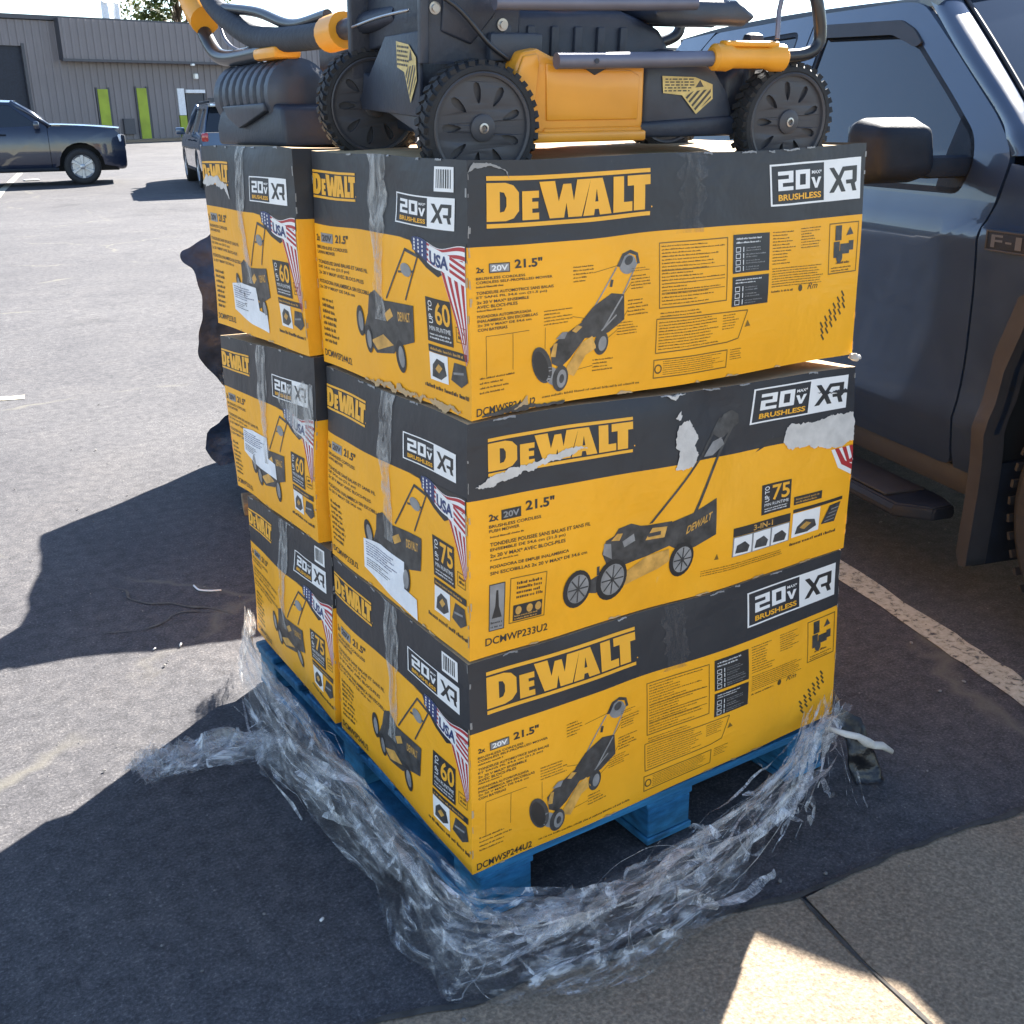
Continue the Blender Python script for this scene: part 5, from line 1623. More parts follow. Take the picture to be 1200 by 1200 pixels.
# white knotted end of film sticking out past the corner
bm = bmesh.new()
add_tube(bm, [(.895, -.085, .186), (.925, -.11, .172), (.955, -.12, .163), (.99, -.12, .134), (1.015, -.12, .116), (1.05, -.12, .102), (1.088, -.12, .073)],
         [.004, .007, .007, .012, .008, .009, .006], 9)
for v in bm.verts:
    v.co += noise.noise_vector(v.co * 45) * .006
bm2 = bm_obj("white_tie", bm, M['paper'], None, True)
tag(bm2, "white twisted tie end poking out past the lower right corner of the stack", "tie")

# black bin-liner scrap drooping beside the right end of the pallet
M['black_film'] = simple("black_plastic_film", (.030, .046, .082), .42, var=.4, scale=20, bmp=.5, bscale=25, spec=.4)
def crumple(name, outline, fn, amp, freq, mat, cut=.02, parent=None, thick=.003, seed=0):
    bm = poly_bm(outline, (), cut)
    for v in bm.verts:
        p = Vector(fn(v.co.x, v.co.y))
        r = 1 - abs(noise.noise(p * freq + Vector((seed, 0, 0)))) * 2
        v.co = p + noise.noise_vector(p * freq + Vector((seed, 2, 1))) * amp + noise.noise_vector(p * freq * 2.7) * amp * .4
    return bm_obj(name, bm, mat, parent, True)
M['bag'] = simple("black_bag_plastic", (.010, .010, .012), .32, var=.3, scale=20, bmp=.5, bscale=25)
cr = crumple("plastic_scrap", [(0, .03), (.005, .13), (.03, .19), (.065, .15), (.085, .10), (.115, .06), (.12, .015), (.09, .0), (.03, .0)],
             lambda a, b: (.972 + a * .85, -.125 + .5 * b + .02 * math.sin(a * 60), max(.01, b)), .013, 16, M['bag'], .010)
tag(cr, "crumpled black plastic scrap drooping beside the right end of the pallet", "plastic scrap")

# ------------------------------------------------------------------ a second load behind, wrapped in black film
M['wood'] = simple("bare_pallet_wood", (.26, .16, .08), .85, var=.35, scale=16, stretch=(1, 1, 4))
T_ = Vector((.275, .9615, 0)); N_ = Vector((.9615, -.275, 0))
A0 = Vector((.66, 2.46, 0))
ld = tag(empty("wrapped_load", A0, (0, 0, math.atan2(-.275, .9615))), "second pallet load wrapped in loose black plastic, half hidden behind the carton stack", "pallet load")
bm = bmesh.new()
add_box(bm, (.0, .0, .14), (.92, 1.22, 1.13), .05, 3)
bmesh.ops.subdivide_edges(bm, edges=[e for e in bm.edges if e.calc_length() > .2], cuts=10, use_grid_fill=True)
for v in bm.verts:
    v.co += noise.noise_vector(v.co * 5) * .025 + noise.noise_vector(v.co * 14) * .010
bm_obj("black_wrap", bm, M['black_film'], ld, True)
for y in (0, .54, 1.08):
    bx2("pallet_board", (-.02, y, .10), (.95, y + .12, .125), M['wood'], ld, .003, 1)
for x in (-.02, .41, .83):
    bx2("pallet_runner", (x, .0, .0), (x + .09, 1.2, .098), M['wood'], ld, .003, 1)
bx2("corner_block", (-.235, .06, .0), (-.16, .20, .055), M['wood'], ld, .004, 1)
fl_ = [(.02, 1.13), (-.20, 1.18), (-.30, 1.12), (-.375, 1.09), (-.37, 1.05), (-.32, 1.03), (-.31, .92), (-.345, .80), (-.355, .72), (-.315, .62), (-.26, .54), (-.225, .50), (-.215, .36), (-.18, .16), (-.165, .03), (-.05, .03), (.07, 1.1)]
fo2 = crumple("loose_flap", round_poly(fl_, .03), lambda a, b: (a, .10 + .10 * math.sin(b * 5) * (a < 0) + a * .25, b), .030, 5, M['black_film'], .02, ld)
fo3 = crumple("loose_flap", [(-.30, .10), (-.36, .16), (-.32, .27), (-.25, .33), (-.02, .33), (-.02, .10)], lambda a, b: (a, .45 + .06 * math.sin(b * 9), b), .02, 9, M['black_film'], .03, ld)

crumple("clear_strip", [(-.285, .62), (-.215, .60), (-.165, .35), (-.10, .03), (-.155, .03), (-.225, .34)], lambda a, b: (a, -.02 + .03 * math.sin(b * 7), b), .018, 12, M['strand'], .02, ld)
# small litter on the asphalt
M['litter'] = simple("litter_white", (.75, .74, .72), .6)
def scrap(pts, r, label, mat):
    bm = bmesh.new(); add_tube(bm, catmull([(x, y, r + .003) for x, y in pts], 5), r, 6)
    tag(bm_obj("litter", bm, mat, None, True), label, "litter")
scrap([(.052, 1.992), (.056, 1.945), (.085, 1.915), (.118, 1.898)], .003, "thin white curved strip of plastic lying on the shaded asphalt", M['litter'])
scrap([(-.12, 1.575), (-.128, 1.56)], .0035, "small white crumb on the edge of the shadow left of the stack", M['litter'])
scrap([(-.195, 1.59), (-.203, 1.584)], .0025, "tiny pale crumb left of the white crumb on the shadow's edge", M['litter'])
scrap([(-.258, .19), (-.266, .186)], .003, "pale speck on the dark asphalt in the near shadow", M['litter'])
bm = bmesh.new(); add_box(bm, (3.92, 26.2, ground_z(4, 26.3) + .004), (4.24, 26.45, ground_z(4, 26.3) + .03), .008, 1)
tag(bm_obj("litter", bm, M['litter']), "flat white scrap on the far sunlit asphalt in front of the dark car", "litter")
# ------------------------------------------------------------------ vehicles
def car_paint(name, c, flake=.0):
    m, nt, b = node_mat(name)
    n = noise_tex(nt, 3, 4)
    r = ramp(nt, n.outputs[0], [(.3, tuple(x * .92 for x in c)), (.7, tuple(x * 1.08 for x in c))])
    nt.links.new(r.outputs[0], b.inputs["Base Color"])
    b.inputs["Metallic"].default_value = flake
    d = noise_tex(nt, 7, 5, .6)
    rr = ramp(nt, d.outputs[0], [(.35, (.28, .28, .28)), (.7, (.40, .40, .40))])
    nt.links.new(rr.outputs[0], b.inputs["Roughness"])
    b.inputs["Coat Weight"].default_value = 1
    b.inputs["Coat Roughness"].default_value = .05
    return m
M['truck_paint'] = car_paint("dusty_navy_paint", (.022, .038, .072), .25)
M['suv_paint'] = car_paint("dark_blue_paint", (.006, .013, .036), .2)
M['car_paint'] = car_paint("slate_blue_paint", (.035, .065, .12), .2)
def glass_mat():
    m, nt, b = node_mat("tinted_glass")
    b.inputs["Base Color"].default_value = (.010, .013, .018, 1)
    b.inputs["Roughness"].default_value = .03
    b.inputs["Specular IOR Level"].default_value = .9
    n = noise_tex(nt, 2.5, 3)
    bump(nt, n.outputs[0], .03, .02, b)
    return m
M['glass'] = glass_mat()
M['trim'] = simple("black_trim_plastic", (.015, .019, .028), .6, var=.2, bmp=.1, bscale=150, spec=.2)
M['satin'] = simple("satin_flare_plastic", (.036, .036, .040), .5, var=.1, spec=.25)
M['chrome'] = simple("bright_trim", (.6, .6, .62), .15, metal=1, var=.05)
M['alloy'] = simple("alloy_wheel", (.42, .43, .45), .35, metal=.7, var=.1)
M['dark_alloy'] = simple("dark_alloy_wheel", (.10, .10, .11), .4, metal=.5, var=.1)
M['lamp_clear'] = simple("headlamp_lens", (.75, .77, .80), .08, var=.1, coat=1)
M['lamp_red'] = simple("tail_lamp_lens", (.38, .012, .012), .12, var=.1, coat=1)
M['underbody'] = simple("underbody_black", (.010, .010, .011), .8)

def road_wheel(par, x, y, z, r, w, rim, spokes, face=-1):
    """tyre, spoked rim and hub; the outer face looks along x * face"""
    bm = bmesh.new()
    h = w / 2
    add_lathe(bm, [(r * .62, -h * .8), (r * .70, -h * .98), (r * .88, -h), (r * .97, -h * .82), (r, -h * .6), (r, h * .6), (r * .97, h * .82), (r * .88, h), (r * .70, h * .98), (r * .62, h * .8)],
              'X', (0, 0, 0), 40, True)
    for k in range(48):
        a = 2 * math.pi * k / 48
        for s in (-1, 1):
            m = Matrix.Rotation(a + s * .04, 4, 'X') @ Matrix.Translation((s * h * .5, 0, r * .995))
            add_box(bm, (-h * .42, -.012, -.008), (h * .42, .012, .003), 0, 1, m)
    ty = bm_obj("tyre", bm, M['rubber'], par, True, 35, (x, y, z))
    bm = bmesh.new()
    f = face * h
    add_lathe(bm, [(0, f * .30), (r * .56, f * .30), (r * .60, f * .70), (r * .64, f * .95), (r * .66, f * .8), (r * .66, -f * .6), (0, -f * .6)], 'X', (0, 0, 0), 36)
    for k in range(spokes):
        m = Matrix.Rotation(2 * math.pi * k / spokes, 4, 'X')
        q = [(r * .10, -.05 * r), (r * .62, -.11 * r), (r * .62, .11 * r), (r * .10, .05 * r)]
        vs = [bm.verts.new(m @ Vector((f * .3, b_, a_))) for a_, b_ in q] + [bm.verts.new(m @ Vector((f * .86, b_ * .75, a_))) for a_, b_ in q]
        for i in range(4): bm.faces.new((vs[i], vs[(i + 1) % 4], vs[4 + (i + 1) % 4], vs[4 + i]))
        bm.faces.new(vs[4:])
    add_lathe(bm, [(r * .15, f * .3), (r * .15, f * .92), (r * .12, f * .98), (0, f * 1.0)], 'X', (0, 0, 0), 20)
    bm_obj("rim", bm, rim, ty, True, 35)
    return ty

def lerp_knots(k, z):
    if z <= k[0][0]: return k[0][1]
    for (a, x0), (b, x1) in zip(k, k[1:]):
        if z <= b: return x0 + (x1 - x0) * (z - a) / (b - a)
    return k[-1][1]

def grid_panel(name, fn, nu, nv, mat, par, thick=.012, down=(0, 0, -1)):
    bm = bmesh.new()
    g = [[bm.verts.new(fn(i / nu, j / nv)) for i in range(nu + 1)] for j in range(nv + 1)]
    for j in range(nv):
        for i in range(nu):
            f = bm.faces.new((g[j][i], g[j][i + 1], g[j + 1][i + 1], g[j + 1][i])); f.smooth = True
    dn = Vector(down)
    if sum(f.normal.dot(dn) for f in bm.faces) > 0 or True:
        for f in bm.faces: f.normal_update()
        if sum(f.normal.dot(dn) for f in bm.faces) > 0:
            bmesh.ops.reverse_faces(bm, faces=bm.faces[:])
    be = [e for e in bm.edges if len(e.link_faces) == 1]
    ex = bmesh.ops.extrude_edge_only(bm, edges=be)
    bmesh.ops.translate(bm, vec=dn * thick, verts=[q for q in ex['geom'] if isinstance(q, bmesh.types.BMVert)])
    for e in be: e.smooth = False
    me = bpy.data.meshes.new(name); bm.to_mesh(me); bm.free(); me.materials.append(mat)
    return link(bpy.data.objects.new(name, me), par)

# ---- pickup truck: x runs across from the near (right) side, y towards its tail, y = 0 near the front door's hinge
tk = tag(empty("pickup_truck", (2.0131, .2276, 0), (0, 0, math.atan2(-.275, .9615))), "navy blue crew cab pickup truck parked beside the stall line behind the carton stack", "pickup truck")
TW = 1.96
KN = [(.30, .07), (.42, .022), (.50, .0), (.60, -.010), (.64, -.012), (.665, .006), (.80, .014), (1.0, .010), (1.12, .002), (1.16, -.002), (1.185, .004), (1.21, .020), (1.245, .034), (1.30, .042), (1.40, .066), (1.62, .142), (1.88, .240)]
def tx(y, z):
    x = lerp_knots(KN, z)
    if y < -.75: x += ((-.75 - y) / .6) ** 2 * .13
    if y > 4.3: x += ((y - 4.3) / .5) ** 2 * .03
    return x
def both(name, outline, mat, holes=(), off=0, cut=.055, thick=.02):
    a = skin(name, outline, lambda y, z: (tx(y, z) + off, y, z), mat, tk, holes, cut, thick, (1, 0, 0))
    b = skin(name, outline, lambda y, z: (TW - tx(y, z) - off, y, z), mat, tk, holes, cut, thick, (-1, 0, 0))
    return a, b
P_ = M['truck_paint']
win_f = round_poly([(1.545, 1.275), (1.565, 1.832), (1.07, 1.812), (.985, 1.778), (.655, 1.575), (.47, 1.452), (.425, 1.375), (.45, 1.275)], [.03, .05, .12, .12, .3, .1, .05, .04])
door_f = round_poly([(.303, .44), (.303, 1.19), (.282, 1.28), (.276, 1.39), (.318, 1.436), (.395, 1.499), (.70, 1.692), (.985, 1.862), (1.10, 1.878), (1.655, 1.882), (1.655, .44)], [.05, .1, .05, .05, .1, .2, .2, .12, .05, .01, .05])
both("front_door", door_f, P_, [win_f])
win_r = round_poly([(1.755, 1.285), (1.745, 1.828), (2.44, 1.818), (2.55, 1.60), (2.60, 1.285)], .05)
both("rear_door", round_poly([(1.664, .44), (1.664, 1.882), (2.52, 1.872), (2.62, 1.80), (2.72, 1.28), (2.72, .95), (2.60, .44)], .04), P_, [win_r])
both("cab_corner", [(2.61, .44), (2.73, .95), (2.73, 1.28), (2.63, 1.80), (2.53, 1.876), (2.86, 1.866), (2.94, 1.80), (3.03, 1.30), (3.03, .44)], P_)
both("window_glass", [(y, z) for y, z in win_f], M['glass'], (), .012, .1, .0)
both("window_glass", win_r, M['glass'], (), .012, .1, .0)
both("window_visor", round_poly([(1.562, 1.838), (1.07, 1.818), (.975, 1.783), (.90, 1.735), (.93, 1.722), (1.00, 1.745), (1.09, 1.772), (1.56, 1.790)], .02), M['satin'], (), -.010, .08, .012)
both("mirror_sail", round_poly([(.43, 1.37), (.47, 1.45), (.565, 1.512), (.575, 1.28), (.452, 1.278)], .02), M['trim'], (), .004, .1, .006)
def win_seal(loop, w=.018):
    c = Vector((sum(p[0] for p in loop) / len(loop), sum(p[1] for p in loop) / len(loop)))
    inn = []
    n = len(loop)
    for i in range(n):
        a, b = Vector(loop[i - 1]), Vector(loop[(i + 1) % n])
        d = (b - a).normalized(); nn = Vector((-d.y, d.x))
        p = Vector(loop[i])
        if nn.dot(c - p) < 0: nn = -nn
        inn.append(tuple(p + nn * w))
    both("window_seal", loop, M['trim'], [inn[::-1]], .004, .2, .008)
win_seal(win_f); win_seal(win_r)
arch_o = [(-.90, .44), (-.89, .78), (-.82, .96), (-.70, 1.035), (-.10, 1.035), (.02, .965), (.085, .80), (.105, .60), (.112, .44)]
fend = [(.293, .44), (.293, 1.19), (.270, 1.28), (.264, 1.372), (.0, 1.345), (-.5, 1.275), (-1.0, 1.18), (-1.22, 1.12), (-1.28, 1.0), (-1.28, .78)] + [(-1.2, .72), (-.98, .70), (-.98, .44)] + arch_o
both("front_fender", fend, P_)
bed_arch = [(3.08, .44), (3.10, .78), (3.18, .95), (3.30, 1.03), (3.88, 1.03), (4.0, .95), (4.08, .78), (4.10, .46)]
both("bed_side", [(3.045, .44), (3.045, 1.40), (4.78, 1.40), (4.80, .52), (4.10, .46)][:3] + [(4.80, 1.2), (4.80, .52)] + bed_arch[::-1], P_)
for (c0, nm) in ((arch_o, 0), (bed_arch, 1)):
    cy = (c0[0][0] + c0[-1][0]) / 2
    outer_ = [(cy + (y - cy) * 1.11 + (.0), .44 + (z - .44) * 1.10) for y, z in c0]
    if nm == 0: outer_ = [(y, z) for y, z in outer_[:-1]] + [(.158, .40), (.165, .20), (.145, .16)]; inner_ = c0[:-1] + [(.105, .42), (.115, .17)]
    else: inner_ = c0
    pol = outer_ + inner_[::-1]
    fl = lambda y, z, s: (s - tx(y, max(z, .5))) 
    def bulge(y, z): 
        return tx(y, max(z, .52)) - .036
    skin("wheel_flare", pol, lambda y, z: (bulge(y, z), y, z), M['satin'], tk, (), .05, .075, (1, 0, 0))
    skin("wheel_flare", pol, lambda y, z: (TW - bulge(y, z), y, z), M['satin'], tk, (), .05, .075, (-1, 0, 0))
for y in (-.38, 3.6):
    road_wheel(tk, .155, y, .425, .425, .285, M['dark_alloy'], 6, -1)
    road_wheel(tk, TW - .155, y, .425, .425, .285, M['dark_alloy'], 6, 1)
# mud flap, rocker, running board, underbody
for s in (0, 1):
    X0 = (lambda v: v) if s == 0 else (lambda v: TW - v)
    def bx3(name, a, b, mat, bev=.008):
        bm = bmesh.new(); lo = (min(X0(a[0]), X0(b[0])), a[1], a[2]); hi = (max(X0(a[0]), X0(b[0])), b[1], b[2]); add_box(bm, lo, hi, bev, 2)
        return bm_obj(name, bm, mat, tk, True, 40)
    bx3("mud_flap", (-.012, .118, .165), (.29, .134, .50), M['trim'], .004)
    bx3("rocker_panel", (.045, .14, .345), (.20, 3.05, .437), M['satin'], .02)
    bm = bmesh.new()
    pr = [(-.125, .255), (-.132, .275), (-.115, .300), (.06, .305), (.09, .285), (.08, .255)]
    st = [(.30, .65), (.385, 1.0), (2.75, 1.0), (2.85, .65)]
    rings = []
    for yy, k in st:
        rings.append([bm.verts.new((X0(px if k == 1 else .03 + (px - .03) * k * .6), yy, pz)) for px, pz in pr])
    for a_, b_ in zip(rings, rings[1:]):
        for i in range(len(pr)): bm.faces.new((a_[i], a_[(i + 1) % len(pr)], b_[(i + 1) % len(pr)], b_[i]))
    bm.faces.new(rings[0]); bm.faces.new(rings[-1])
    bmesh.ops.bevel(bm, geom=bm.edges[:], offset=.006, segments=2, affect='EDGES')
    bm_obj("running_board", bm, M['trim'], tk, True, 40)
    bx3("step_tread", (-.105, .46, .3025), (.05, 2.70, .311), M['satin'], .002)
    # mirror: shell, glass, arm
    bm = bmesh.new(); add_box(bm, (-.325, .40, 1.312), (-.075, .56, 1.502), .048, 5)
    for v in bm.verts:
        if v.co.y < .45: v.co.x += .02 * (1 if v.co.x < -.2 else -1); v.co.z += -.014 if v.co.z > 1.41 else .012
        if v.co.z < 1.40: v.co.x += .012
    if s:
        for v in bm.verts: v.co.x = TW - v.co.x
    bm_obj("mirror_shell", bm, M['trim'], tk, True, 60)
    bx3("mirror_glass", (-.30, .556, 1.335), (-.10, .566, 1.48), M['glass'], .003)
    bx3("mirror_arm", (-.10, .44, 1.325), (.07, .53, 1.39), M['trim'], .018)
    bx3("door_handle", (-.030, 1.46, 1.075), (.015, 1.62, 1.108), P_, .012)
    bx3("door_handle", (-.030, 2.48, 1.075), (.015, 2.64, 1.108), P_, .012)
    # fender badge: dark plate, bright rim, raised letters
    bx3("badge_plate", (-.010, -.05, 1.134), (.004, .245, 1.186), M['trim'], .004)
    for a_, b_ in (((-.012, -.055, 1.184), (.003, .25, 1.190)), ((-.012, -.055, 1.130), (.003, .25, 1.136)), ((-.012, .243, 1.135), (.003, .250, 1.185)), ((-.012, -.056, 1.135), (.003, -.049, 1.185))):
        bx3("badge_rim", a_, b_, M['satin'], .001)
for ch_, a0, a1, b0, b1 in (("F", 0, .19, 0, 1), ("-", .24, .34, .38, .54), ("1", .40, .50, 0, 1), ("5", .55, .75, 0, 1), ("0", .79, 1, 0, 1)):
    Vt, Ft, asp = text_mesh(ch_, .02)
    mesh_obj("badge_letter", [(-.0118, .225 - .25 * (a0 + (a1 - a0) * a), 1.142 + .036 * (b0 + (b1 - b0) * b)) for a, b in Vt], Ft, M['dark_alloy'], tk)
bx2("underbody", (.30, -1.1, .30), (TW - .30, 4.6, .60), M['underbody'], tk, .02)
bx2("wheel_well", (.26, -1.0, .55), (TW - .26, .10, 1.02), M['underbody'], tk, .01)
bx2("wheel_well", (.26, 3.0, .55), (TW - .26, 4.2, 1.03), M['underbody'], tk, .01)
bx2("well_wall", (.035, .135, .36), (.30, .16, 1.02), M['underbody'], tk, .002, 1)
bx2("well_roof", (.035, -.95, 1.03), (.30, .13, 1.045), M['underbody'], tk, .002, 1)
bx2("cab_floor", (.10, .30, .50), (TW - .10, 3.0, 1.20), M['underbody'], tk, .01)
# A pillars, roof, glass
Dp = [(.245, .97, 1.868), (.168, .695, 1.695), (.098, .39, 1.505), (.070, .314, 1.442), (.060, .270, 1.392)]
Ep = [(.335, .93, 1.882), (.262, .66, 1.715), (.188, .40, 1.548), (.140, .255, 1.452), (.120, .16, 1.385)]
for s in (0, 1):
    bm = bmesh.new()
    X0 = (lambda v: v) if s == 0 else (lambda v: TW - v)
    D_ = catmull(Dp, 6); E_ = catmull(Ep, 6)
    rows = []
    for d, e in zip(D_, E_):
        m1 = d.lerp(e, .45) + Vector((-.012, -.012, .006)); m2 = d.lerp(e, .85) + Vector((-.004, -.010, .006))
        rows.append([bm.verts.new((X0(p.x), p.y, p.z)) for p in (d + Vector((.03, .02, -.01)), d, m1, m2, e, e + Vector((.025, .02, -.012)))])
    for a_, b_ in zip(rows, rows[1:]):
        for i in range(5): bm.faces.new((a_[i], a_[i + 1], b_[i + 1], b_[i]))
    bm_obj("windshield_pillar", bm, P_, tk, True)
    bm = bmesh.new(); add_tube(bm, [Vector((X0(p.x + .006), p.y - .006, p.z + .004)) for p in E_], .007, 6); bm_obj("pillar_trim", bm, M['satin'], tk, True)
    # roof rail between doors and roof skin
def roof_fn(u, v):
    y = .93 + (2.92 - .93) * v; w = abs(u * 2 - 1)
    x = TW / 2 + (u - .5) * 2 * (TW / 2 - .245)
    z = 1.882 + .055 * (1 - w ** 2.6) + .018 * math.sin(math.pi * v) - .03 * max(0, v - .8) * 2
    y += -.10 * (1 - w * w) * (1 - v)
    return Vector((x, y, z))
grid_panel("roof", roof_fn, 24, 18, P_, tk, .03)
def ws_fn(u, v):
    w = u * 2 - 1
    a = catmull(Ep, 6); k = v * (len(a) - 1); i = min(int(k), len(a) - 2); e = a[i].lerp(a[i + 1], k - i)
    x = TW / 2 + w * (TW / 2 - e.x)
    return Vector((x, e.y - .13 * (1 - w * w), e.z + .02 * (1 - w * w)))
grid_panel("windshield", ws_fn, 20, 16, M['glass'], tk, .01, (0, 1, -.6))
def hood_fn(u, v):
    y = .20 + (-1.20 - .20) * v; w = u * 2 - 1
    zside = 1.378 + (1.15 - 1.378) * v ** 1.25
    x = TW / 2 + w * (TW / 2 - .070 - (max(0, -.75 - y) / .6) ** 2 * .13)
    dome = .055 * (1 - abs(w) ** 3) + .03 * math.exp(-((abs(w) - .55) / .16) ** 2)
    return Vector((x, y - .06 * (1 - w * w) * v, zside + dome * (1 - .3 * v)))
grid_panel("hood", hood_fn, 28, 20, P_, tk, .04)
bx2("cowl", (.10, .05, 1.33), (TW - .10, .26, 1.372), M['trim'], tk, .01)
grid_panel("rear_window", lambda u, v: Vector((.30 + (TW - .6) * u, 2.93 + .10 * (1 - v), 1.30 + .52 * v)), 6, 4, M['glass'], tk, .01, (0, -1, 0))
bx2("cab_back", (.10, 2.96, .6), (TW - .10, 3.02, 1.32), P_, tk, .01)
bx2("bed_floor", (.08, 3.05, .85), (TW - .08, 4.76, .92), M['underbody'], tk, .01)
bx2("tailgate", (.06, 4.74, .72), (TW - .06, 4.80, 1.38), P_, tk, .015)
bx2("rear_bumper", (.06, 4.82, .50), (TW - .06, 4.98, .70), M['chrome'], tk, .03)
bx2("tail_lamp", (-.004, 4.66, .95), (.10, 4.815, 1.34), M['lamp_red'], tk, .02); bx2("tail_lamp", (TW - .10, 4.66, .95), (TW + .004, 4.815, 1.34), M['lamp_red'], tk, .02)
bx2("grille", (.42, -1.34, .78), (TW - .42, -1.24, 1.13), M['trim'], tk, .03)
for k in range(3): bx2("grille_bar", (.45, -1.365, .84 + .09 * k), (TW - .45, -1.33, .875 + .09 * k), M['chrome'], tk, .008)
for a_, b_ in ((.16, .42), (TW - .42, TW - .16)): bx2("headlight", (a_, -1.30, .84), (b_, -1.12, 1.11), M['lamp_clear'], tk, .04)
bx2("front_bumper", (.08, -1.42, .48), (TW - .08, -1.20, .76), M['chrome'], tk, .05)

# ---- the two parked cars across the lot
def parked_car(name, loc, ang, paint, rim, zs, label, cat, hatch=True):
    c = tag(empty(name, loc, (0, 0, ang)), label, cat, None)
    Wd = 1.84
    up = zs if zs < 1 else .84
    Z = lambda z: zs * z if z < 1.15 else zs * 1.15 + (z - 1.15) * up
    iZ = lambda z: z / zs if z < zs * 1.15 else 1.15 + (z - Z(1.15)) / up
    K = [(.25, .08), (.36, .02), (.55, -.004), (.85, .0), (.97, .012), (1.06, .035), (1.15, .07), (1.74, .26), (1.82, .30)]
    def fx(y, z):
        x = lerp_knots(K, iZ(z))
        if y < -.45: x += ((-.45 - y) / .5) ** 2 * .13
        if y > 3.4: x += ((y - 3.4) / .5) ** 2 * .07
        return x
    S = lambda P: [(y, Z(z)) for y, z in P]
    def two(nm, o, mat, holes=(), off=0, thick=.02, cut=.12):
        skin(nm, o, lambda y, z: (fx(y, z) + off, y, z), mat, c, holes, cut, thick, (1, 0, 0))
        skin(nm, o, lambda y, z: (Wd - fx(y, z) - off, y, z), mat, c, holes, cut, thick, (-1, 0, 0))
    def arch(cy, r=.455, n=10):
        return [(cy + r * math.cos(math.pi * (1 - k / n)), .39 + r * .96 * math.sin(math.pi * k / n)) for k in range(n + 1)]
    def archs(cy): return [(y, z) for y, z in arch(cy)]
    wf = round_poly(S([(1.62, 1.13), (1.62, 1.66), (1.30, 1.655), (.78, 1.16)]), .04)
    wr = round_poly(S([(1.72, 1.13), (1.72, 1.665), (2.60, 1.65), (2.66, 1.14)]), .04)
    wq = round_poly(S([(2.76, 1.15), (2.72, 1.645), (3.30, 1.62), (3.42, 1.18)]), .05)
    two("front_fender", S([(.60, .33), (.60, 1.10), (.50, 1.165), (-.2, 1.14), (-.70, 1.08), (-.88, .94), (-.92, .72), (-.92, .42), (-.80, .32), (-.455, .39)]) + S(archs(0)), paint)
    two("front_door", round_poly(S([(.61, .33), (.61, 1.15), (1.26, 1.715), (1.66, 1.735), (1.66, .33)]), .03), paint, [wf])
    two("rear_door", round_poly(S([(1.668, .33), (1.668, 1.735), (2.66, 1.72), (2.72, 1.10), (2.46, .80), (2.30, .33)]), .03), paint, [wr])
    two("quarter_panel", S([(2.31, .33), (2.47, .80), (2.73, 1.10), (2.668, 1.72), (3.40, 1.70), (3.72, 1.15), (3.78, .75), (3.74, .42), (3.22, .36)]) + S(archs(2.78)[::-1]), paint, [wq])
    for w_ in (wf, wr, wq): two("window_glass", w_, M['glass'], (), .012, 0, .2)
    for y in (0, 2.78):
        road_wheel(c, .12, y, .375, .375, .24, rim, 6, -1); road_wheel(c, Wd - .12, y, .375, .375, .24, rim, 6, 1)
    def roof(u, v):
        w = abs(u * 2 - 1)
        return Vector((Wd / 2 + (u - .5) * 2 * (Wd / 2 - .255), 1.24 + 2.20 * v - .06 * (1 - w * w) * (1 - v), Z(1.715 + .06 * (1 - w ** 2.5) + .03 * math.sin(math.pi * v))))
    grid_panel("roof", roof, 12, 12, paint, c, .03)
    grid_panel("windshield", lambda u, v: Vector((Wd / 2 + (u - .5) * 2 * (Wd / 2 - (.07 + .19 * v)), .55 + .70 * v - .10 * (1 - (2 * u - 1) ** 2), Z(1.15 + .57 * v))), 10, 8, M['glass'], c, .01, (0, 1, -.6))
    for s in (0, 1):
        bm = bmesh.new(); X = (lambda v: v) if not s else (lambda v: Wd - v)
        add_tube(bm, [(X(.06), .56, Z(1.15)), (X(.16), .90, Z(1.45)), (X(.255), 1.25, Z(1.725))], .045, 8); bm_obj("windshield_pillar", bm, paint, c, True)
        bx2("mirror", (min(X(-.20), X(-.01)), .74, Z(1.10)), (max(X(-.20), X(-.01)), .86, Z(1.26)), paint, c, .03)
        bx2("roof_rail", (min(X(.27), X(.31)), 1.45, Z(1.76)), (max(X(.27), X(.31)), 3.30, Z(1.81)), M['trim'], c, .012)
        bx2("headlight", (min(X(.07), X(.42)), -.86, Z(.80)), (max(X(.07), X(.42)), -.62, Z(.98)), M['lamp_clear'], c, .04)
        bx2("tail_lamp", (min(X(.04), X(.17)), 3.64, Z(.98)), (max(X(.04), X(.17)), 3.765, Z(1.16)), M['lamp_red'], c, .03)
        bx2("door_handle", (min(X(-.02), X(.03)), 1.42, Z(.98)), (max(X(-.02), X(.03)), 1.60, Z(1.01)), M['trim'], c, .008)
        bx2("door_handle", (min(X(-.02), X(.03)), 2.42, Z(.98)), (max(X(-.02), X(.03)), 2.60, Z(1.01)), M['trim'], c, .008)
        bx2("side_sill", (min(X(.0), X(.10)), .48, .30), (max(X(.0), X(.10)), 2.28, .37), M['trim'], c, .02)
    grid_panel("hood", lambda u, v: Vector((Wd / 2 + (u - .5) * 2 * (Wd / 2 - .06 - .10 * v * v), .58 - 1.40 * v - .05 * (1 - (2 * u - 1) ** 2) * v, zs * (1.175 - (.09 if zs > 1 else .15) * v ** 1.6 + .035 * (1 - abs(2 * u - 1) ** 3)))), 14, 10, paint, c, .03)
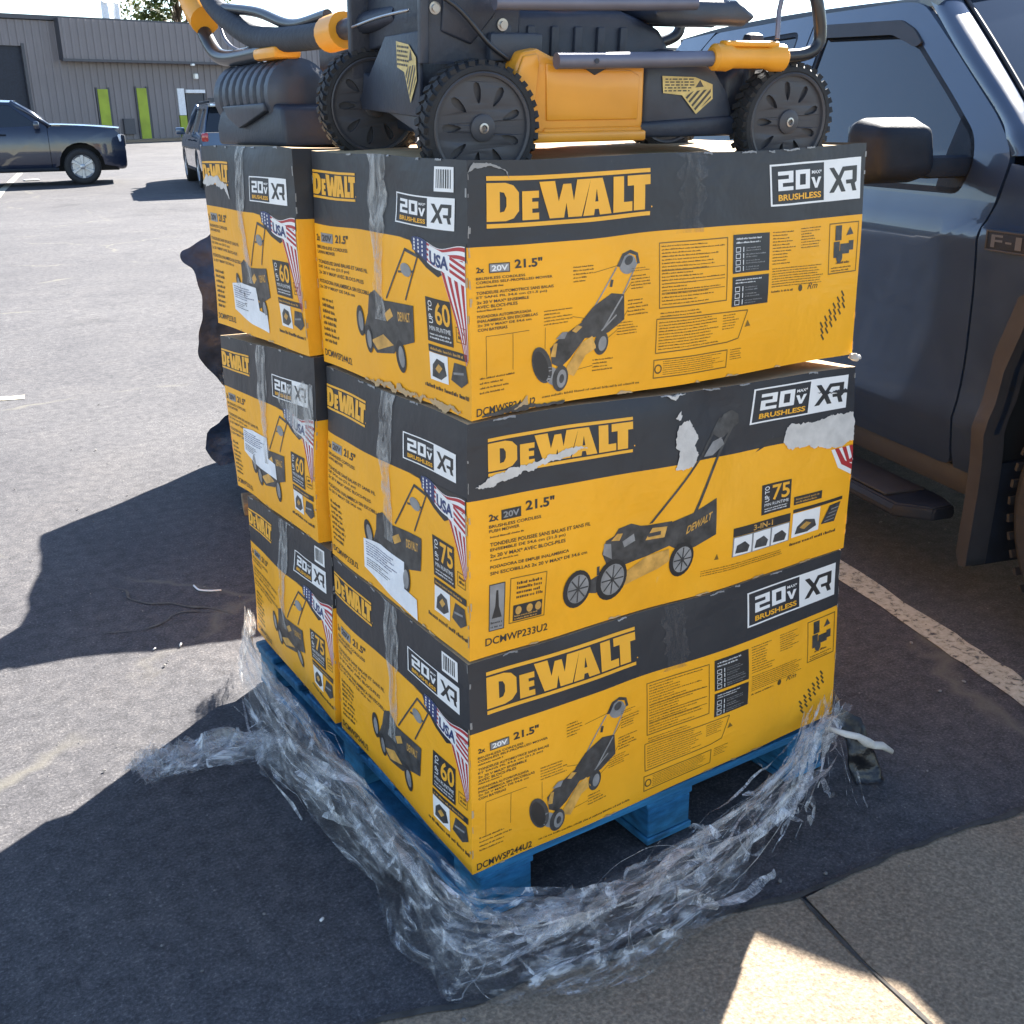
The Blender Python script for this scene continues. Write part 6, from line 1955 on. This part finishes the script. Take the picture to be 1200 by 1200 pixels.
    bx2("front_bumper", (.10, -.93, .30), (Wd - .10, -.66, Z(.74)), paint, c, .11, 5)
    bx2("grille", (.40, -.95, Z(.72)), (Wd - .40, -.80, Z(.96)), M['trim'], c, .04)
    bx2("rear_bumper", (.06, 3.62, .36), (Wd - .06, 3.86, Z(.74)), paint, c, .07)
    grid_panel("tailgate", lambda u, v: Vector((.06 + .0 + (Wd - .12) * u, 3.78 + .03 * (1 - (2 * u - 1) ** 2) - .06 * v, Z(.72 + .44 * v))), 8, 6, paint, c, .02, (0, -1, 0))
    grid_panel("rear_glass", lambda u, v: Vector((Wd / 2 + (u - .5) * 2 * (Wd / 2 - .12 - .16 * v), 3.70 - .27 * v, Z(1.17 + .50 * v))), 8, 6, M['glass'], c, .01, (0, -1, 0))
    grid_panel("roof_spoiler", lambda u, v: Vector((Wd / 2 + (u - .5) * 2 * (Wd / 2 - .27), 3.36 + .20 * v, Z(1.735 - .03 * v + .02 * (1 - (2 * u - 1) ** 2)))), 8, 4, paint, c, .025)
    bx2("number_plate", (Wd / 2 - .16, 3.81, Z(.80)), (Wd / 2 + .16, 3.825, Z(.92)), M['white_metal'], c, .004)
    bx2("underbody", (.22, -.75, .28), (Wd - .22, 3.7, .60), M['underbody'], c, .02)
    bx2("wheel_well", (.26, -.44, .40), (Wd - .26, .44, .84), M['underbody'], c, .02)
    bx2("wheel_well", (.26, 2.34, .40), (Wd - .26, 3.22, .84), M['underbody'], c, .02)
    bx2("cabin_floor", (.20, .55, .55), (Wd - .20, 3.55, Z(1.12)), M['underbody'], c, .02)
    return c
parked_car("parked_suv", (4.74, 24.0, ground_z(4.74, 24.0)), math.atan2(.975, .22), M['suv_paint'], M['alloy'], 1.05,
           "dark blue sport utility vehicle seen side-on at the left, silver wheels, before the warehouse", "car")
parked_car("parked_car", (8.64, 23.2, ground_z(8.0, 22)), math.atan2(.216, -.977), M['car_paint'], M['alloy'], .90,
           "slate blue car seen from behind, partly hidden behind the rear cartons", "car")
